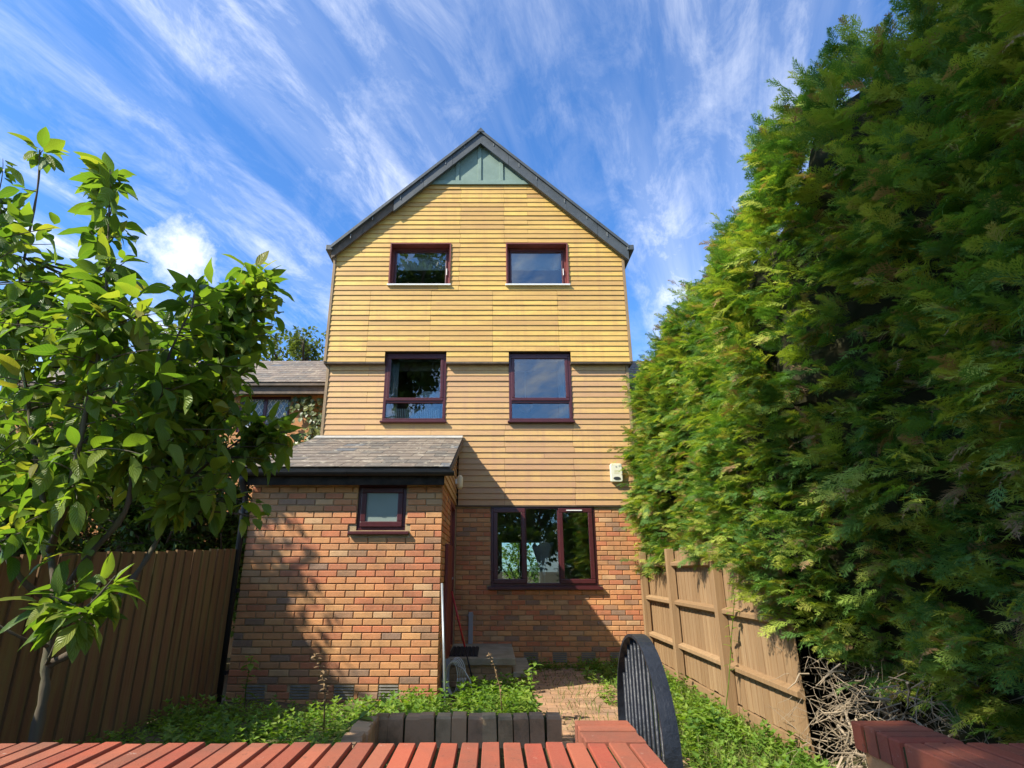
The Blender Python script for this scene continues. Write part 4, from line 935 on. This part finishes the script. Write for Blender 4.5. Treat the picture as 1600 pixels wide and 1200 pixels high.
def round_tree(name, loc, h, cr, cz, ntips, leaf, m, label, per=9, rz_=None, group=None, lobes=9):
    random.seed(int(loc[0]*131+loc[1]*977)); t = thing(name, loc, label, 'tree', group); x, y, z0 = loc; rz_ = rz_ or cr; top = Vector((x, y, cz))
    st_ = [([(x, y, 0), (x+.05*h*.1, y, h*.2), (x, y+.03, cz-rz_*.4), (x, y, cz+rz_*.5)], .02*h, .006*h)]
    for k in range(lobes+2):
        a = 2*math.pi*k/(lobes+2)+.4; e = Vector((math.cos(a), math.sin(a), random.uniform(-.1, .6)))
        st_.append(([(x, y, cz-rz_*.6), (x+e.x*cr*.35, y+e.y*cr*.35, cz-rz_*.2+e.z*rz_*.3), (x+e.x*cr*.8, y+e.y*cr*.8, cz+e.z*rz_*.7)], .009*h, .003*h))
    C = []
    while len(C) < lobes:
        v = Vector([random.uniform(-.6, .6) for _ in range(3)])
        if v.length < .6: C.append((Vector((v.x*cr, v.y*cr, v.z*rz_))+top, random.uniform(.38, .58)))
    tp = []
    while len(tp) < ntips:
        c_, s_ = random.choice(C); v = Vector((random.gauss(0,1), random.gauss(0,1), random.gauss(0,1))).normalized()*random.uniform(.55, 1.05)
        q = c_+Vector((v.x*cr*s_, v.y*cr*s_, v.z*rz_*s_))
        if q.z > .4: tp.append(q)
    leafy_tree(t, st_, tp, leaf, m, M_bark2, SL, per, 0); return t
round_tree('neighbour_tree', (-5.0, 7.9, 0), 6, 1.7, 3.3, 900, .13, M_bush, 'dark leafy tree with thick trunk rising behind the left fence', 10, 1.6)
round_tree('garden_tree', (-6.85, 4.95, 0), 7, 1.6, 5.0, 520, .15, M_bush, 'leafy tree at far left casting dappled shade on the extension', 10, 2.2)
round_tree('garden_shrub', (-6.3, 7.4, 0), 3.6, 1.2, 2.3, 800, .11, M_bush, 'dense dark shrub behind the left end of the left fence', 10, 1.3)
round_tree('garden_shrub', (-4.35, 7.7, 0), 3.2, .8, 2.1, 700, .10, M_bush, 'small dark shrub behind the fence near the thick trunk', 10, 1.2)
round_tree('garden_shrub', (-8.0, 8.6, 0), 4.4, 1.5, 2.9, 700, .13, M_bush, 'tall dark shrub at the far left behind the fence', 10, 1.7)
round_tree('yellow_shrub', (-3.75, 8.3, 0), 2.6, .75, 1.6, 600, .09, foliage('bright_shrub_leaf', [(0,(.08,.14,.02)),(1,(.16,.22,.035))], .4), 'bright green shrub between left fence and extension', 10, 1.1)
round_tree('ivy_shrub', (-4.5, 9.4, 0), 4, 1.5, 2.2, 900, .10, M_bush, 'dark green shrub in front of the ivy-covered neighbouring house', 10, 1.5)
round_tree('garden_shrub', (-6.2, 9.3, 0), 3.6, 1.5, 2.2, 800, .11, M_bush, 'broad dark shrub against the neighbouring brick wall', 10, 1.6)
round_tree('far_tree', (-7.4, 21, 0), 10, 2.4, 8.6, 320, .22, foliage('far_tree_leaf', [(0,(.07,.10,.025)),(1,(.15,.18,.045))], .35), 'pale green tree top showing above the neighbouring roof', 10, 2.4)
round_tree('rear_shrub', (.8, 17.5, 0), 3, 1.6, 1.5, 120, .16, M_weed, 'green shrub glimpsed through the house by the rear window', 9, 1.3)
for x, y, sz, wh in ((-6.5, -9.5, 2.2, 'far left'), (-2.6, -10.2, 2.0, 'mid left'), (1.2, -9.6, 2.3, 'mid right'), (4.8, -10.0, 2.1, 'far right')):  # unseen shrubs added so the lower panes reflect dark foliage
    round_tree('reflection_shrub', (x, y, 0), 4.2, sz, 2.2, 420, .24, M_bush, 'unseen green shrub added behind the viewpoint for dark window reflections, %s of four' % wh, 10, 2.0, 'shrubs added for reflections', 6)
# trees behind the viewpoint: they shade the foreground and show in the panes
round_tree('street_tree', (-3.7, -3.0, 0), 16, 3.5, 11.2, 1600, .30, M_bush, 'large leafy tree behind the viewpoint shading the wall and hedge', 10, 4.2, 'trees across the lane', 14)
round_tree('street_tree', (-7.0, -15.0, 0), 13, 4.2, 8.0, 360, .42, M_bush, 'large leafy tree across the lane reflected in the windows', 9, 4.6, 'trees across the lane', 8)
round_tree('street_tree', (2.6, -17.0, 0), 11, 3.6, 6.0, 360, .42, M_bush, 'broad leafy tree across the lane opposite the gate', 9, 5, 'trees across the lane', 8)

# ------------------------------------------------------------------ weeds, grass and single plants
WT = [weed_tmpl(k) for k in range(4)]
def weeds(name, label, n_, sampler, h, m=M_weed):
    root = thing(name, (0, 0, 0), label, 'weeds'); root['kind'] = 'stuff'
    P = np.array([sampler() for _ in range(n_)]); root.location = P.mean(0)*np.array((1, 1, 0)); W[root] = Vector(root.location)
    for k in range(4):
        q = P[k::4]; join_inst('weed_patch', WT[k], yaw_mats(q, (h[0]+(h[1]-h[0])*rng.random(len(q))**1.4)*(1+.35*np.sin(q[:, 0]*4.1)*np.sin(q[:, 1]*3.3+1))), rng.random(len(q)), m, root, kind='stuff')
def s_left():
    while True:
        x, y = random.uniform(-2.92, -.95), random.uniform(3.4, 6.45)
        if y > 6.2 and random.random() < .5: continue
        return (x, y, bedz(x, y)-.02-.05*max(0, y-5.9))
def s_bed():
    x, y = random.uniform(-.98, .42), random.uniform(4.72, 6.9)
    if random.random() < .2: x, y = random.uniform(-.35, .45), random.uniform(6.9, 7.85)
    return (x, y, bedz(x, y)-.02 if y < 6.95 else 0)
def s_right():
    while True:
        x, y = random.uniform(1.25, 2.36), random.uniform(3.6, 9.3)
        if random.random() < min(1, .35+.65*(x-1.2)/.9) and (x > 1.5 or random.random() < .5): return (x, y, 0)
def s_edge(): return (random.uniform(.55, 2.3), 9.46-abs(random.gauss(0, .16)), .01)
weeds('shaded_weeds', 'dark green leafy weeds in front of the brick extension', 1050, s_left, (.06, .18))
weeds('sunlit_weeds', 'bright sunlit weeds behind the low mossy retaining wall', 760, s_bed, (.06, .20))
weeds('fence_weeds', 'bright green weeds along the foot of the right fence', 1250, s_right, (.05, .20))
weeds('wall_weeds', 'low creeping weeds along the main wall below the air vents', 170, s_edge, (.06, .14))
bl = np.array([(-.03,0,0),(.03,0,0),(.05,.02,.55),(.0,.02,.6),(.16,.05,1.0)]); blf = np.array([(0,1,2),(0,2,3),(3,2,4)])
P = []
while len(P) < 15000:
    x, y = random.uniform(.62, 2.45), random.uniform(2.9, 9.3)
    if x > 1.56 or random.random() < .06: P.append((x, y, .0 if x > 1.56 else .02))
P = np.array(P); o = join_inst('grass', (bl, blf), yaw_mats(P, rng.uniform(.03, .14, len(P)), .5), rng.random(len(P)), M_grass, kind='stuff', origin=(1.9, 6, 0)); tag(o, 'thin straggly grass between path and right fence', 'grass')
# single plants
def stalk(name, label, pts, r_, m, leaves, lm, ll):
    t = thing(name, tuple(pts[0]), label, 'plant'); MB().tube(pts, [r_*(1-.6*i/(len(pts)-1)) for i in range(len(pts))], 6).build('stem', m, t, smooth=True)
    P = []; D = []
    for k in range(leaves):
        f = .25+.75*k/leaves; i = min(int(f*(len(pts)-1)), len(pts)-2); q = Vector(pts[i]).lerp(Vector(pts[i+1]), f*(len(pts)-1)-i); P.append(tuple(q)); a = k*2.4; D.append((math.cos(a), math.sin(a), random.uniform(-.2, .6)))
    tm_ = leaf_tmpl(.5, .3, .1, 5); ms_ = tmpl_mesh('leaf', tm_[:2], lm, .3, tm_[2], True); M = frames(np.array(P), np.array(D), np.tile((0.,0.,1.), (leaves, 1)), rng.uniform(.7, 1.2, leaves)*ll)
    for i in range(leaves):
        o = link('leaf', ms_, t, P[i]); mm = Matrix([list(q) for q in M[i]]); mm.translation = Vector(P[i])-W[t]; o.matrix_local = mm
stalk('dead_dock', 'dead brown dock stalk standing among the shaded weeds', [(-1.36, 5.2, .2), (-1.37, 5.2, .45), (-1.42, 5.22, .62), (-1.50, 5.22, .76)], .008, M_dry, 30, M_dry, .05)
stalk('flowering_stalk', 'pale dried flower stalk among the sunlit weeds', [(.10, 5.9, .15), (.08, 5.9, .38), (.02, 5.9, .58), (-.03, 5.9, .68)], .007, M_dry, 22, M_dry, .04)
stalk('tall_nettle', 'upright nettle at the edge of the sunlit bed by the path', [(.38, 6.1, .1), (.37, 6.1, .3), (.40, 6.1, .48), (.43, 6.08, .58)], .006, M_weed, 16, M_weed, .10)
stalk('tall_weed', 'tall green weed rising before the leftmost extension air vent', [(-2.45, 6.3, .1), (-2.46, 6.3, .32), (-2.44, 6.28, .52), (-2.42, 6.27, .60)], .006, M_weed, 16, M_weed, .11)
stalk('broad_leaf_plant', 'broad-leaved pale green plant leaning beside the mossy retaining wall', [(-1.12, 4.2, .25), (-1.02, 4.35, .38), (-.90, 4.5, .46), (-.78, 4.65, .56)], .007, M_weed, 11, M_weed, .13)
stalk('bindweed', 'green bindweed climbing the right fence', [(2.25, 6.2, 0), (2.33, 6.15, .4), (2.38, 6.1, .75), (2.37, 5.95, 1.0), (2.33, 5.75, 1.18), (2.28, 5.6, 1.24)], .005, M_weed, 24, M_weed, .085)
